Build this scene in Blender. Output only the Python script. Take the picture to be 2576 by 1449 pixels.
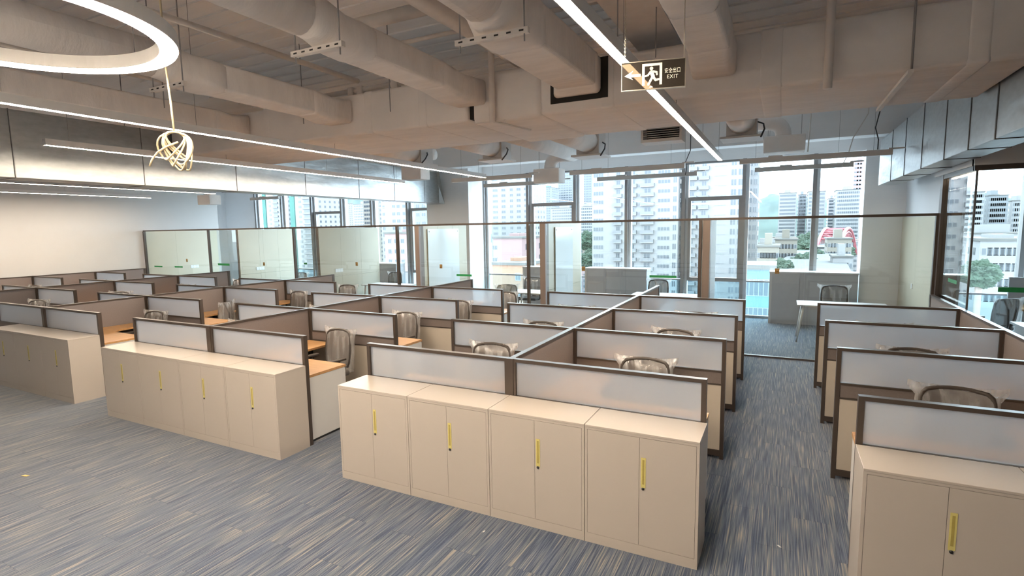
import bpy, bmesh, math, random
import numpy as np
from mathutils import Vector, Matrix, noise as mnoise

for o in list(bpy.data.objects):
    bpy.data.objects.remove(o)
random.seed(7)
SC = bpy.context.scene
COL = SC.collection

# ------------------------------------------------------------------ camera
CAM = np.array([3.5935, -3.5041, 2.2882])
YAW, PITCH, ROLL, FPX = -26.9, -6.4065, -0.9233, 1338.8
a, b, c = [math.radians(v) for v in (YAW, PITCH, ROLL)]
FW = np.array([math.sin(a) * math.cos(b), math.cos(a) * math.cos(b), math.sin(b)])
_rt = np.array([math.cos(a), -math.sin(a), 0.0])
_up = np.cross(_rt, FW)
RT = _rt * math.cos(c) + _up * math.sin(c)
UP = -_rt * math.sin(c) + _up * math.cos(c)
cam = bpy.data.cameras.new('camera')
cam_o = bpy.data.objects.new('camera', cam)
COL.objects.link(cam_o)
M4 = Matrix([[RT[i], UP[i], -FW[i], CAM[i]] for i in range(3)] + [[0, 0, 0, 1]])
cam_o.matrix_world = M4
cam.sensor_fit = 'HORIZONTAL'
cam.sensor_width = 36.0
cam.lens = FPX / 2576 * 36
cam.clip_start, cam.clip_end = 0.05, 8000
SC.camera = cam_o


def on(px, py, ax, v):
    """photo pixel -> point on the plane ax = v"""
    d = FW + RT * (px - 1288) / FPX - UP * (py - 724.5) / FPX
    i = 'xyz'.index(ax)
    return CAM + d * ((v - CAM[i]) / d[i])


def at(px, py, depth):
    return CAM + (FW + RT * (px - 1288) / FPX - UP * (py - 724.5) / FPX) * depth


# ------------------------------------------------------------------ world, exposure
SKY, LED, EXPO = 6.4, 60.0, 1.40
W = bpy.data.worlds.new('overcast_sky')
SC.world = W
W.use_nodes = True
nt = W.node_tree
nt.nodes.clear()
wo = nt.nodes.new('ShaderNodeOutputWorld')
bg = nt.nodes.new('ShaderNodeBackground')
tc = nt.nodes.new('ShaderNodeTexCoord')
nz = nt.nodes.new('ShaderNodeTexNoise')
nz.inputs['Scale'].default_value = 3.0
nz.inputs['Detail'].default_value = 4.0
cr = nt.nodes.new('ShaderNodeValToRGB')
cr.color_ramp.elements[0].position = 0.35
cr.color_ramp.elements[0].color = (0.60, 0.74, 0.92, 1)
cr.color_ramp.elements[1].position = 0.62
cr.color_ramp.elements[1].color = (0.90, 0.95, 1.0, 1)
nt.links.new(tc.outputs['Generated'], nz.inputs['Vector'])
nt.links.new(nz.outputs['Fac'], cr.inputs['Fac'])
nt.links.new(cr.outputs['Color'], bg.inputs['Color'])
bg.inputs['Strength'].default_value = SKY
nt.links.new(bg.outputs['Background'], wo.inputs['Surface'])
SC.view_settings.view_transform = 'Standard'
SC.view_settings.look = 'None'
SC.view_settings.exposure = EXPO
SC.view_settings.gamma = 1.0
SC.view_settings.use_curve_mapping = False
SC.cycles.max_bounces = 12
SC.cycles.diffuse_bounces = 5
SC.cycles.transparent_max_bounces = 24
SC.cycles.caustics_reflective = False
SC.cycles.caustics_refractive = False
SC.cycles.sample_clamp_indirect = 8.0


# ------------------------------------------------------------------ materials
def mat(name, col, rough=0.5, metal=0.0, noise=0.0, nscale=8.0, bump=0.0, bscale=40.0, spec=0.5, coat=0.0,
        emit=None, stretch=None):
    m = bpy.data.materials.new(name)
    m.use_nodes = True
    n = m.node_tree.nodes
    l = m.node_tree.links
    p = n['Principled BSDF']
    p.inputs['Base Color'].default_value = (*col, 1)
    p.inputs['Roughness'].default_value = rough
    p.inputs['Metallic'].default_value = metal
    p.inputs['Specular IOR Level'].default_value = spec
    p.inputs['Coat Weight'].default_value = coat
    if emit:
        p.inputs['Emission Color'].default_value = (*emit[0], 1)
        p.inputs['Emission Strength'].default_value = emit[1]
    if noise or bump:
        t = n.new('ShaderNodeTexCoord')
        mp = n.new('ShaderNodeMapping')
        if stretch:
            mp.inputs['Scale'].default_value = stretch
        l.new(t.outputs['Object'], mp.inputs['Vector'])
    if noise:
        x = n.new('ShaderNodeTexNoise')
        x.inputs['Scale'].default_value = nscale
        x.inputs['Detail'].default_value = 5
        r = n.new('ShaderNodeValToRGB')
        r.color_ramp.elements[0].position = 0.3
        r.color_ramp.elements[1].position = 0.7
        r.color_ramp.elements[0].color = (*[v * (1 - noise) for v in col], 1)
        r.color_ramp.elements[1].color = (*[min(1, v * (1 + noise)) for v in col], 1)
        l.new(mp.outputs['Vector'], x.inputs['Vector'])
        l.new(x.outputs['Fac'], r.inputs['Fac'])
        l.new(r.outputs['Color'], p.inputs['Base Color'])
    if bump:
        x = n.new('ShaderNodeTexNoise')
        x.inputs['Scale'].default_value = bscale
        x.inputs['Detail'].default_value = 4
        bp = n.new('ShaderNodeBump')
        bp.inputs['Strength'].default_value = bump
        bp.inputs['Distance'].default_value = 0.02 if bscale > 3 else 0.035
        l.new(mp.outputs['Vector'], x.inputs['Vector'])
        l.new(x.outputs['Fac'], bp.inputs['Height'])
        l.new(bp.outputs['Normal'], p.inputs['Normal'])
    return m


def glass_mat(name, tint=(0.9, 0.95, 0.95), refl=1.0, rough=0.0):
    """thin architectural pane: see-through with a Fresnel reflection"""
    m = bpy.data.materials.new(name)
    m.use_nodes = True
    n = m.node_tree.nodes
    l = m.node_tree.links
    n.remove(n['Principled BSDF'])
    t = n.new('ShaderNodeBsdfTransparent')
    t.inputs['Color'].default_value = (*tint, 1)
    g = n.new('ShaderNodeBsdfGlossy')
    g.inputs['Roughness'].default_value = rough
    g.inputs['Color'].default_value = (1, 1, 1, 1)
    f = n.new('ShaderNodeLayerWeight')      # Schlick term, the same from either side of the pane
    pw = n.new('ShaderNodeMath')
    pw.operation = 'POWER'
    pw.inputs[1].default_value = 5.0
    mu = n.new('ShaderNodeMath')
    mu.operation = 'MULTIPLY_ADD'
    mu.inputs[1].default_value = 0.9 * refl
    mu.inputs[2].default_value = 0.035 * refl
    mx = n.new('ShaderNodeMixShader')
    l.new(f.outputs['Facing'], pw.inputs[0])
    l.new(pw.outputs[0], mu.inputs[0])
    l.new(mu.outputs[0], mx.inputs['Fac'])
    l.new(t.outputs[0], mx.inputs[1])
    l.new(g.outputs[0], mx.inputs[2])
    l.new(mx.outputs[0], n['Material Output'].inputs['Surface'])
    return m


def film_mat(name, col=(0.9, 0.9, 0.92), through=0.6, wr=30.0, vary=0.5, stretch=(1, 1, 0.25)):
    """thin cloudy plastic film"""
    m = bpy.data.materials.new(name)
    m.use_nodes = True
    n = m.node_tree.nodes
    l = m.node_tree.links
    n.remove(n['Principled BSDF'])
    t = n.new('ShaderNodeBsdfTransparent')
    d = n.new('ShaderNodeBsdfDiffuse')
    d.inputs['Color'].default_value = (*col, 1)
    tr = n.new('ShaderNodeBsdfTranslucent')
    tr.inputs['Color'].default_value = (*col, 1)
    g = n.new('ShaderNodeBsdfGlossy')
    g.inputs['Roughness'].default_value = 0.25
    m1 = n.new('ShaderNodeMixShader')
    m1.inputs[0].default_value = 0.45
    l.new(d.outputs[0], m1.inputs[1])
    l.new(tr.outputs[0], m1.inputs[2])
    m2 = n.new('ShaderNodeMixShader')
    m2.inputs[0].default_value = 0.25
    l.new(m1.outputs[0], m2.inputs[1])
    l.new(g.outputs[0], m2.inputs[2])
    tcx = n.new('ShaderNodeTexCoord')
    mp = n.new('ShaderNodeMapping')
    mp.inputs['Scale'].default_value = stretch
    nzx = n.new('ShaderNodeTexNoise')
    nzx.inputs['Scale'].default_value = wr
    nzx.inputs['Detail'].default_value = 3
    l.new(tcx.outputs['Object'], mp.inputs['Vector'])
    l.new(mp.outputs['Vector'], nzx.inputs['Vector'])
    mr = n.new('ShaderNodeMapRange')
    mr.inputs['From Min'].default_value = 0.35
    mr.inputs['From Max'].default_value = 0.7
    mr.inputs['To Min'].default_value = max(0, (1 - through) - vary * 0.4)
    mr.inputs['To Max'].default_value = min(1, (1 - through) + vary)
    l.new(nzx.outputs['Fac'], mr.inputs['Value'])
    bp = n.new('ShaderNodeBump')
    bp.inputs['Strength'].default_value = 0.6
    bp.inputs['Distance'].default_value = 0.02
    l.new(nzx.outputs['Fac'], bp.inputs['Height'])
    for q in (d, tr, g):
        l.new(bp.outputs['Normal'], q.inputs['Normal'])
    m3 = n.new('ShaderNodeMixShader')
    l.new(mr.outputs['Result'], m3.inputs[0])
    l.new(t.outputs[0], m3.inputs[1])
    l.new(m2.outputs[0], m3.inputs[2])
    l.new(m3.outputs[0], n['Material Output'].inputs['Surface'])
    return m


def frosted_mat(name, col=(0.83, 0.87, 0.94)):
    m = bpy.data.materials.new(name)
    m.use_nodes = True
    n = m.node_tree.nodes
    l = m.node_tree.links
    n.remove(n['Principled BSDF'])
    d = n.new('ShaderNodeBsdfDiffuse')
    d.inputs['Color'].default_value = (*col, 1)
    tr = n.new('ShaderNodeBsdfTranslucent')
    tr.inputs['Color'].default_value = (*col, 1)
    g = n.new('ShaderNodeBsdfGlossy')
    g.inputs['Roughness'].default_value = 0.32
    f = n.new('ShaderNodeLayerWeight')
    f.inputs['Blend'].default_value = 0.12
    m1 = n.new('ShaderNodeMixShader')
    m1.inputs[0].default_value = 0.68
    l.new(d.outputs[0], m1.inputs[1])
    l.new(tr.outputs[0], m1.inputs[2])
    rf = n.new('ShaderNodeBsdfRefraction')     # blurred view through the etched pane
    rf.inputs['Roughness'].default_value = 0.42
    rf.inputs['IOR'].default_value = 1.05
    rf.inputs['Color'].default_value = (0.97, 0.97, 0.98, 1)
    m0 = n.new('ShaderNodeMixShader')
    m0.inputs[0].default_value = 0.5
    l.new(m1.outputs[0], m0.inputs[1])
    l.new(rf.outputs[0], m0.inputs[2])
    m2 = n.new('ShaderNodeMixShader')
    l.new(f.outputs[0], m2.inputs[0])
    l.new(m0.outputs[0], m2.inputs[1])
    l.new(g.outputs[0], m2.inputs[2])
    l.new(m2.outputs[0], n['Material Output'].inputs['Surface'])
    return m


def carpet_mat():
    m = bpy.data.materials.new('striped_carpet')
    m.use_nodes = True
    n = m.node_tree.nodes
    l = m.node_tree.links
    p = n['Principled BSDF']
    p.inputs['Roughness'].default_value = 0.95
    p.inputs['Specular IOR Level'].default_value = 0.2
    p.inputs['Sheen Weight'].default_value = 0.35
    p.inputs['Sheen Roughness'].default_value = 0.45
    geo = n.new('ShaderNodeNewGeometry')
    oi = n.new('ShaderNodeObjectInfo')
    sep = n.new('ShaderNodeSeparateXYZ')
    l.new(geo.outputs['Position'], sep.inputs[0])
    add = n.new('ShaderNodeMath')
    add.operation = 'ADD'
    l.new(geo.outputs['Random Per Island'], add.inputs[0])
    l.new(oi.outputs['Random'], add.inputs[1])
    off = n.new('ShaderNodeMath')
    off.operation = 'MULTIPLY'
    off.inputs[1].default_value = 37.0
    l.new(add.outputs[0], off.inputs[0])

    def streak(sx, sy, detail):
        cx = n.new('ShaderNodeMath'); cx.operation = 'MULTIPLY'; cx.inputs[1].default_value = sx
        cy = n.new('ShaderNodeMath'); cy.operation = 'MULTIPLY'; cy.inputs[1].default_value = sy
        l.new(sep.outputs['X'], cx.inputs[0])
        l.new(sep.outputs['Y'], cy.inputs[0])
        cmb = n.new('ShaderNodeCombineXYZ')
        l.new(cx.outputs[0], cmb.inputs[0])
        l.new(cy.outputs[0], cmb.inputs[1])
        l.new(off.outputs[0], cmb.inputs[2])
        x = n.new('ShaderNodeTexNoise')
        x.inputs['Scale'].default_value = 1.0
        x.inputs['Detail'].default_value = detail
        l.new(cmb.outputs[0], x.inputs['Vector'])
        return x.outputs['Fac']
    s1 = streak(130, 2.6, 2.0)
    s2 = streak(34, 1.3, 2.0)
    s3 = streak(500, 240, 2.0)
    r1 = n.new('ShaderNodeValToRGB')
    e = r1.color_ramp.elements
    e[0].position = 0.34; e[0].color = (0.016, 0.033, 0.077, 1)
    e[1].position = 0.70; e[1].color = (0.251, 0.233, 0.211, 1)
    x = e.new(0.46); x.color = (0.054, 0.079, 0.125, 1)
    x = e.new(0.56); x.color = (0.101, 0.125, 0.163, 1)
    l.new(s1, r1.inputs['Fac'])
    r2 = n.new('ShaderNodeValToRGB')
    r2.color_ramp.elements[0].position = 0.35
    r2.color_ramp.elements[0].color = (0.68, 0.74, 0.86, 1)
    r2.color_ramp.elements[1].position = 0.66
    r2.color_ramp.elements[1].color = (1.15, 1.06, 0.94, 1)
    l.new(s2, r2.inputs['Fac'])
    mx = n.new('ShaderNodeMix')
    mx.data_type = 'RGBA'
    mx.blend_type = 'MULTIPLY'
    mx.inputs[0].default_value = 1.0
    l.new(r1.outputs['Color'], mx.inputs[6])
    l.new(r2.outputs['Color'], mx.inputs[7])
    l.new(mx.outputs[2], p.inputs['Base Color'])
    ad = n.new('ShaderNodeMath'); ad.operation = 'ADD'
    l.new(s1, ad.inputs[0]); l.new(s3, ad.inputs[1])
    bp = n.new('ShaderNodeBump')
    bp.inputs['Strength'].default_value = 0.5
    bp.inputs['Distance'].default_value = 0.006
    l.new(ad.outputs[0], bp.inputs['Height'])
    l.new(bp.outputs['Normal'], p.inputs['Normal'])
    return m


def wood_mat():
    m = mat('beech_laminate', (0.42, 0.235, 0.10), 0.38, noise=0.14, nscale=3.0, stretch=(1.2, 14, 1))
    return m


def sign_face_mat():
    """dark printed acrylic that lets a trace of a lamp behind it through"""
    m = mat('exit_sign_acrylic', (0.035, 0.028, 0.022), 0.25)
    n = m.node_tree.nodes
    l = m.node_tree.links
    t = n.new('ShaderNodeBsdfTransparent')
    t.inputs['Color'].default_value = (1, 0.85, 0.7, 1)
    mx = n.new('ShaderNodeMixShader')
    mx.inputs[0].default_value = 0.08
    l.new(n['Principled BSDF'].outputs[0], mx.inputs[1])
    l.new(t.outputs[0], mx.inputs[2])
    l.new(mx.outputs[0], n['Material Output'].inputs['Surface'])
    return m


def chair_mesh_mat():
    m = mat('chair_mesh_fabric', (0.13, 0.108, 0.095), 0.8)
    n = m.node_tree.nodes
    l = m.node_tree.links
    t = n.new('ShaderNodeBsdfTransparent')
    mx = n.new('ShaderNodeMixShader')
    mx.inputs[0].default_value = 0.18
    l.new(n['Principled BSDF'].outputs[0], mx.inputs[1])
    l.new(t.outputs[0], mx.inputs[2])
    l.new(mx.outputs[0], n['Material Output'].inputs['Surface'])
    return m


LEDC = (1.0, 0.83, 0.64)
MT = dict(
    carpet=carpet_mat(),
    screed=mat('floor_screed', (0.12, 0.12, 0.13), 0.9, noise=0.1),
    wallw=mat('white_wall_paint', (0.53, 0.515, 0.50), 0.65, noise=0.015, nscale=2, bump=0.05, bscale=60),
    wallg=mat('grey_wall_paint', (0.62, 0.62, 0.625), 0.65, noise=0.02, nscale=2),
    slab=mat('painted_soffit', (0.86, 0.85, 0.85), 0.8, noise=0.05, nscale=1.2, bump=0.25, bscale=12, stretch=(0.3, 4, 1)),
    duct=mat('painted_duct_wrap', (0.86, 0.81, 0.775), 0.7, noise=0.05, nscale=3, bump=0.35, bscale=7, stretch=(0.7, 2.5, 1)),
    pipe=mat('painted_steel_pipe', (0.72, 0.67, 0.63), 0.5, noise=0.05),
    gap=mat('dark_gap', (0.03, 0.028, 0.026), 0.9, noise=0.1),
    galv=mat('galvanised_sheet', (0.46, 0.48, 0.485), 0.36, 0.85, noise=0.08, nscale=14, bump=1.0, bscale=1.1, stretch=(1, 0.6, 1.6)),
    galvdark=mat('duct_flange_gasket', (0.10, 0.10, 0.10), 0.6, noise=0.1),
    cab=mat('white_powder_coat', (0.44, 0.395, 0.352), 0.28, noise=0.01, nscale=3),
    seam=mat('cabinet_seam', (0.30, 0.25, 0.21), 0.7, noise=0.05),
    yellow=mat('yellow_film', (0.56, 0.49, 0.17), 0.4, noise=0.06, nscale=30),
    yellowd=mat('yellow_film_recess', (0.34, 0.27, 0.07), 0.4, noise=0.1, nscale=20),
    black=mat('black_plastic', (0.02, 0.02, 0.02), 0.35, noise=0.05),
    frame=mat('bronze_anodised_frame', (0.085, 0.066, 0.055), 0.32, 0.35, noise=0.05, nscale=5),
    frost=frosted_mat('frosted_glass'),
    taupe=mat('taupe_fabric', (0.20, 0.172, 0.166), 0.9, noise=0.06, nscale=90, bump=0.1, bscale=300),
    band=mat('taupe_band', (0.16, 0.13, 0.117), 0.8, noise=0.05, nscale=60),
    cream=mat('cream_laminate', (0.50, 0.44, 0.365), 0.5, noise=0.02, nscale=4),
    wood=wood_mat(),
    white=mat('white_laminate', (0.56, 0.55, 0.54), 0.4, noise=0.01),
    cmesh=chair_mesh_mat(),
    cframe=mat('chair_grey_plastic', (0.050, 0.040, 0.034), 0.5, noise=0.05),
    seat=mat('chair_seat_fabric', (0.10, 0.09, 0.085), 0.9, noise=0.08, nscale=60),
    chrome=mat('chair_chrome', (0.6, 0.6, 0.6), 0.2, 1.0, noise=0.03),
    film=film_mat('clear_plastic_bag', col=(0.78, 0.77, 0.77), through=0.75, vary=0.32, wr=15.0, stretch=(1, 1, 0.14)),
    glass=glass_mat('partition_glass', (0.93, 0.945, 0.93)),
    wglass=glass_mat('window_glass', (0.90, 0.96, 0.97)),
    bglass=glass_mat('blue_low_glass', (0.74, 0.89, 0.93)),
    alu=mat('grey_window_frame', (0.30, 0.29, 0.29), 0.45, 0.3, noise=0.04),
    aluw=mat('pale_window_reveal', (0.70, 0.72, 0.74), 0.5, noise=0.02),
    beige=mat('beige_wall_panel', (0.60, 0.54, 0.42), 0.35, noise=0.03, nscale=2),
    brown=mat('brown_door_frame', (0.19, 0.145, 0.12), 0.5, noise=0.08, nscale=10, stretch=(1, 1, 0.2)),
    wboard=mat('whiteboard', (0.75, 0.80, 0.82), 0.12, noise=0.01),
    plate=mat('switch_plate', (0.85, 0.85, 0.84), 0.35, noise=0.01),
    green=mat('green_tape', (0.01, 0.22, 0.06), 0.5, noise=0.08, nscale=20),
    brass=mat('brass_lock', (0.36, 0.22, 0.08), 0.35, 0.7, noise=0.1),
    credg=mat('grey_credenza', (0.42, 0.42, 0.44), 0.45, noise=0.03),
    led=mat('led_diffuser_lit', (0.9, 0.9, 0.9), 0.5, emit=(LEDC, LED), noise=0.01),
    cove=mat('cove_led_lit', (0.9, 0.9, 0.9), 0.5, emit=(LEDC, 6.0), noise=0.01),
    lamp=mat('lamp_housing', (0.66, 0.64, 0.62), 0.45, noise=0.02),
    lampd=mat('lamp_diffuser_off', (0.72, 0.73, 0.75), 0.5, noise=0.02),
    cable=mat('cream_cable', (0.46, 0.39, 0.26), 0.5, noise=0.12, nscale=20),
    dcable=mat('dark_cable', (0.05, 0.05, 0.055), 0.5, noise=0.1),
    sign=sign_face_mat(),
    signw=mat('sign_print', (0.88, 0.84, 0.74), 0.5, noise=0.02),
    signf=mat('sign_frame', (0.62, 0.57, 0.47), 0.3, 0.8, noise=0.03),
    paperscrap=mat('cardboard_scrap', (0.62, 0.44, 0.16), 0.8, noise=0.1),
)


# ------------------------------------------------------------------ geometry helpers
class MB:
    """collects faces with material slots and builds one mesh"""

    def __init__(self):
        self.v, self.f, self.mi, self.sm, self.mats = [], [], [], [], []

    def slot(self, m):
        m = MT[m] if isinstance(m, str) else m
        if m not in self.mats:
            self.mats.append(m)
        return self.mats.index(m)

    def add(self, verts, faces, m, smooth=False):
        o = len(self.v)
        s = self.slot(m)
        self.v += [tuple(p) for p in verts]
        for f in faces:
            self.f.append(tuple(i + o for i in f))
            self.mi.append(s)
            self.sm.append(smooth)
        return self

    def box(self, x0, x1, y0, y1, z0, z1, m, bev=0.0):
        if bev > 0:
            bm = bmesh.new()
            bmesh.ops.create_cube(bm, size=1)
            for v in bm.verts:
                v.co = ((x0 + x1) / 2 + v.co.x * (x1 - x0), (y0 + y1) / 2 + v.co.y * (y1 - y0), (z0 + z1) / 2 + v.co.z * (z1 - z0))
            bmesh.ops.bevel(bm, geom=bm.edges[:], offset=bev, segments=2 if bev < 0.02 else 4, affect='EDGES', profile=0.5)
            bm.verts.index_update()
            self.add([v.co[:] for v in bm.verts], [[v.index for v in f.verts] for f in bm.faces], m, bev >= 0.02)
            bm.free()
            return self
        V = [(x, y, z) for x in (x0, x1) for y in (y0, y1) for z in (z0, z1)]
        F = [(0, 1, 3, 2), (4, 6, 7, 5), (0, 4, 5, 1), (2, 3, 7, 6), (0, 2, 6, 4), (1, 5, 7, 3)]
        return self.add(V, F, m)

    def tube(self, pts, r, m, n=10, closed=False, cap=True):
        P = [Vector(p) for p in pts]
        k = len(P)
        R = r if isinstance(r, (list, tuple)) else [r] * k
        V, F = [], []
        prev = None
        for i in range(k):
            if closed:
                t = (P[(i + 1) % k] - P[i - 1]).normalized()
            else:
                t = (P[min(i + 1, k - 1)] - P[max(i - 1, 0)]).normalized()
            if prev is None:
                u = t.orthogonal().normalized()
            else:
                u = (prev - t * prev.dot(t))
                u = u.normalized() if u.length > 1e-6 else t.orthogonal().normalized()
            prev = u
            w = t.cross(u)
            for j in range(n):
                an = 2 * math.pi * j / n
                V.append(P[i] + (u * math.cos(an) + w * math.sin(an)) * R[i])
        for i in range(k if closed else k - 1):
            for j in range(n):
                F.append((i * n + j, i * n + (j + 1) % n, ((i + 1) % k) * n + (j + 1) % n, ((i + 1) % k) * n + j))
        if cap and not closed:
            F.append(tuple(range(n))[::-1])
            F.append(tuple(range((k - 1) * n, k * n)))
        return self.add([tuple(v) for v in V], F, m, True)

    def loft(self, rings, m, smooth=True, cap=True):
        n = len(rings[0])
        V = [p for r in rings for p in r]
        F = []
        for i in range(len(rings) - 1):
            for j in range(n):
                F.append((i * n + j, i * n + (j + 1) % n, (i + 1) * n + (j + 1) % n, (i + 1) * n + j))
        if cap:
            F.append(tuple(range(n))[::-1])
            F.append(tuple(range((len(rings) - 1) * n, len(rings) * n)))
        return self.add(V, F, m, smooth)

    def poly(self, pts, z0, z1, m):
        n = len(pts)
        V = [(x, y, z0) for x, y in pts] + [(x, y, z1) for x, y in pts]
        F = [tuple(range(n))[::-1], tuple(range(n, 2 * n))]
        F += [(i, (i + 1) % n, n + (i + 1) % n, n + i) for i in range(n)]
        return self.add(V, F, m)

    def mesh(self, name):
        me = bpy.data.meshes.new(name)
        me.from_pydata(self.v, [], self.f)
        for m in self.mats:
            me.materials.append(m)
        me.polygons.foreach_set('material_index', self.mi)
        me.polygons.foreach_set('use_smooth', self.sm)
        me.update()
        bm = bmesh.new()
        bm.from_mesh(me)
        bmesh.ops.recalc_face_normals(bm, faces=bm.faces)
        bm.to_mesh(me)
        bm.free()
        return me

    def build(self, name, parent=None, **kw):
        return place(self.mesh(name), name, parent, **kw)


def place(me, name, parent=None, loc=(0, 0, 0), rz=0.0, label=None, cat=None, group=None, kind=None):
    o = bpy.data.objects.new(name, me)
    COL.objects.link(o)
    o.location = loc
    o.rotation_euler = (0, 0, rz)
    if parent is not None:
        o.parent = parent
    for k, v in (('label', label), ('category', cat), ('group', group), ('kind', kind)):
        if v:
            o[k] = v
    return o


def thing(name, label, cat, loc=(0, 0, 0), rz=0.0, group=None, kind=None):
    return place(None, name, None, loc, rz, label, cat, group, kind)


def copy_tree(src, parent=None, loc=None, rz=None, label=None, group=None):
    o = src.copy()
    COL.objects.link(o)
    o.parent = parent
    if loc is not None:
        o.location = loc
    if rz is not None:
        o.rotation_euler = (0, 0, rz)
    if label:
        o['label'] = label
    if group:
        o['group'] = group
    for ch in KIDS.get(src.name, [c for c in bpy.data.objects if c.parent == src]):
        copy_tree(ch, o)
    return o


KIDS = {}


def remember(root):
    """index children so that copying stays quick"""
    by = {}
    for ob in bpy.data.objects:
        if ob.parent:
            by.setdefault(ob.parent.name, []).append(ob)

    def walk(ob):
        KIDS[ob.name] = by.get(ob.name, [])
        for ch in KIDS[ob.name]:
            walk(ch)
    walk(root)


def struct(name, mb, label=None, parent=None):
    return mb.build(name, parent, label=label, kind='structure')


# ------------------------------------------------------------------ room dimensions
PH, CW, CD, CH = 1.2, 0.79, 0.41, 0.887          # partition height, cabinet width, depth, height
LP = 1.565                                        # cross panel length
YJ = [0.0, 1.483, 2.975, 4.472, 5.948]            # junction spacing along a spine
ISL = {'C': (1.589, 0.41), '2': (-2.412, 0.4225), '1': (-6.522, 0.484), '0': (-10.568, 0.51), 'W': (-14.703, 0.564), 'R': (5.627, 0.414)}
YG = 6.5                                          # glass office front
YW = 10.75                                        # curtain wall
XL, XR = -14.75, 5.7
ZC = 4.80
BACK = -6.5

# ------------------------------------------------------------------ shell
floor = struct('floor', MB().box(-18.5, 11.0, BACK, YW + 0.15, -0.15, -0.006, 'screed'), 'floor of dark screed under striped blue-grey carpet tiles')


def in_view_area(x, y):
    """screen share of a tile where carpet shows between the furniture"""
    d = np.array([x, y, 0.0]) - CAM
    zz = d @ FW
    if zz < 0.5:
        return -1
    px = 1288 + FPX * (d @ RT) / zz
    py = 724.5 - FPX * (d @ UP) / zz
    if px < -60 or px > 2640 or py > 1520:
        return -1
    if y > 0.0 and not (3.1 < x < 4.1):
        return -1
    if y <= 0 and y > -0.02 and x > 4.2:
        return -1
    return 1 / zz ** 2


tw, tl = 0.25, 1.0
tiles = []
ix0, ix1 = int(-18.5 / tw), int(11 / tw)
for ix in range(ix0, ix1):
    sh = 0.5 * (ix % 2)
    y = BACK - sh
    while y < YW:
        x = ix * tw
        ya, yb = max(y, BACK), min(y + tl, YW)
        if yb - ya > 0.05:
            tiles.append((in_view_area(x + tw / 2, (ya + yb) / 2), x, ya, yb))
        y += tl
tiles.sort(key=lambda t: -t[0])
tile_me = {}
for sc_, x, ya, yb in tiles[:300]:
    key = round(yb - ya, 3)
    if key not in tile_me:
        tile_me[key] = MB().box(0.0006, tw - 0.0006, 0.0006, key - 0.0006, -0.006, 0.0, 'carpet').mesh('carpet_tile')
    place(tile_me[key], 'carpet_tile', floor, (x, ya, 0))
rest = MB()
for sc_, x, ya, yb in tiles[300:]:
    rest.box(x + 0.0006, x + tw - 0.0006, ya + 0.0006, yb - 0.0006, -0.006, 0.0, 'carpet')
rest.build('carpet_tiling', floor, kind='stuff')

ceil = struct('ceiling', MB().box(-18.5, 11.0, BACK, YW + 0.15, ZC, ZC + 0.2, 'slab'), 'painted ribbed soffit above the ducts')
ribs = MB()
y = -2.0
while y < 9.0:
    ribs.box(-6, 7, y, y + 0.035, ZC - 0.02, ZC, 'slab')
    y += 0.30
ribs.build('deck_rib', ceil, kind='stuff')
for i, (y0, y1, z0) in enumerate(((4.6, 5.0, 4.12), (8.9, 9.3, 3.95), (-1.6, -1.2, 4.22))):
    struct('beam', MB().box(-18, 10.5, y0, y1, z0, ZC, 'slab', 0.01), ('deep painted beam behind the main duct', 'painted beam next to the window strip', 'painted beam above the ring lamp')[i])
struct('wall_left', MB().box(XL - 0.25, XL, BACK, 9.1, 0, ZC, 'wallw'), 'long white wall at the left end of the office')
struct('wall_left_return', MB().box(-18.2, -16.4, 9.9, YW, 0, ZC, 'slab').box(-18.45, -18.2, 9.0, YW, 0, ZC, 'slab').box(-18.45, XL - 0.25, 8.9, 9.1, 0, ZC, 'slab'), 'grey recess wall beyond the left wall')
struct('wall_back', MB().box(-18.5, 11, BACK - 0.2, BACK, 0, ZC, 'wallw'), 'white wall behind the viewer')
struct('wall_right', MB().box(10.8, 11.0, BACK, YW, 0, ZC, 'wallw'), 'white wall of the right-hand office')
struct('wall_office_side', MB().box(5.9, 5.97, 6.5, YW, 0, ZC, 'wallg'), 'grey side wall between the glass offices')
# curtain wall masonry
struct('wall_window_header', MB().box(-18.5, 11, YW - 0.12, YW + 0.15, 3.86, ZC, 'slab').box(-18.5, 11, 9.35, YW - 0.12, 4.20, 4.26, 'slab'), 'pale header strip above the windows')
struct('column', MB().box(-5.97, -4.5, 9.77, YW + 0.1, 0, ZC, 'slab'), 'white square column between the two window runs')
struct('wall_pier_left', MB().box(-16.4, -14.72, YW - 0.15, YW + 0.15, 0, 3.86, 'slab'), 'white pier at the left end of the windows')
struct('wall_pier_right', MB().box(5.15, 5.9, YW - 0.35, YW + 0.15, 0, 3.86, 'slab'), 'white pier at the right end of the windows')


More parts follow.
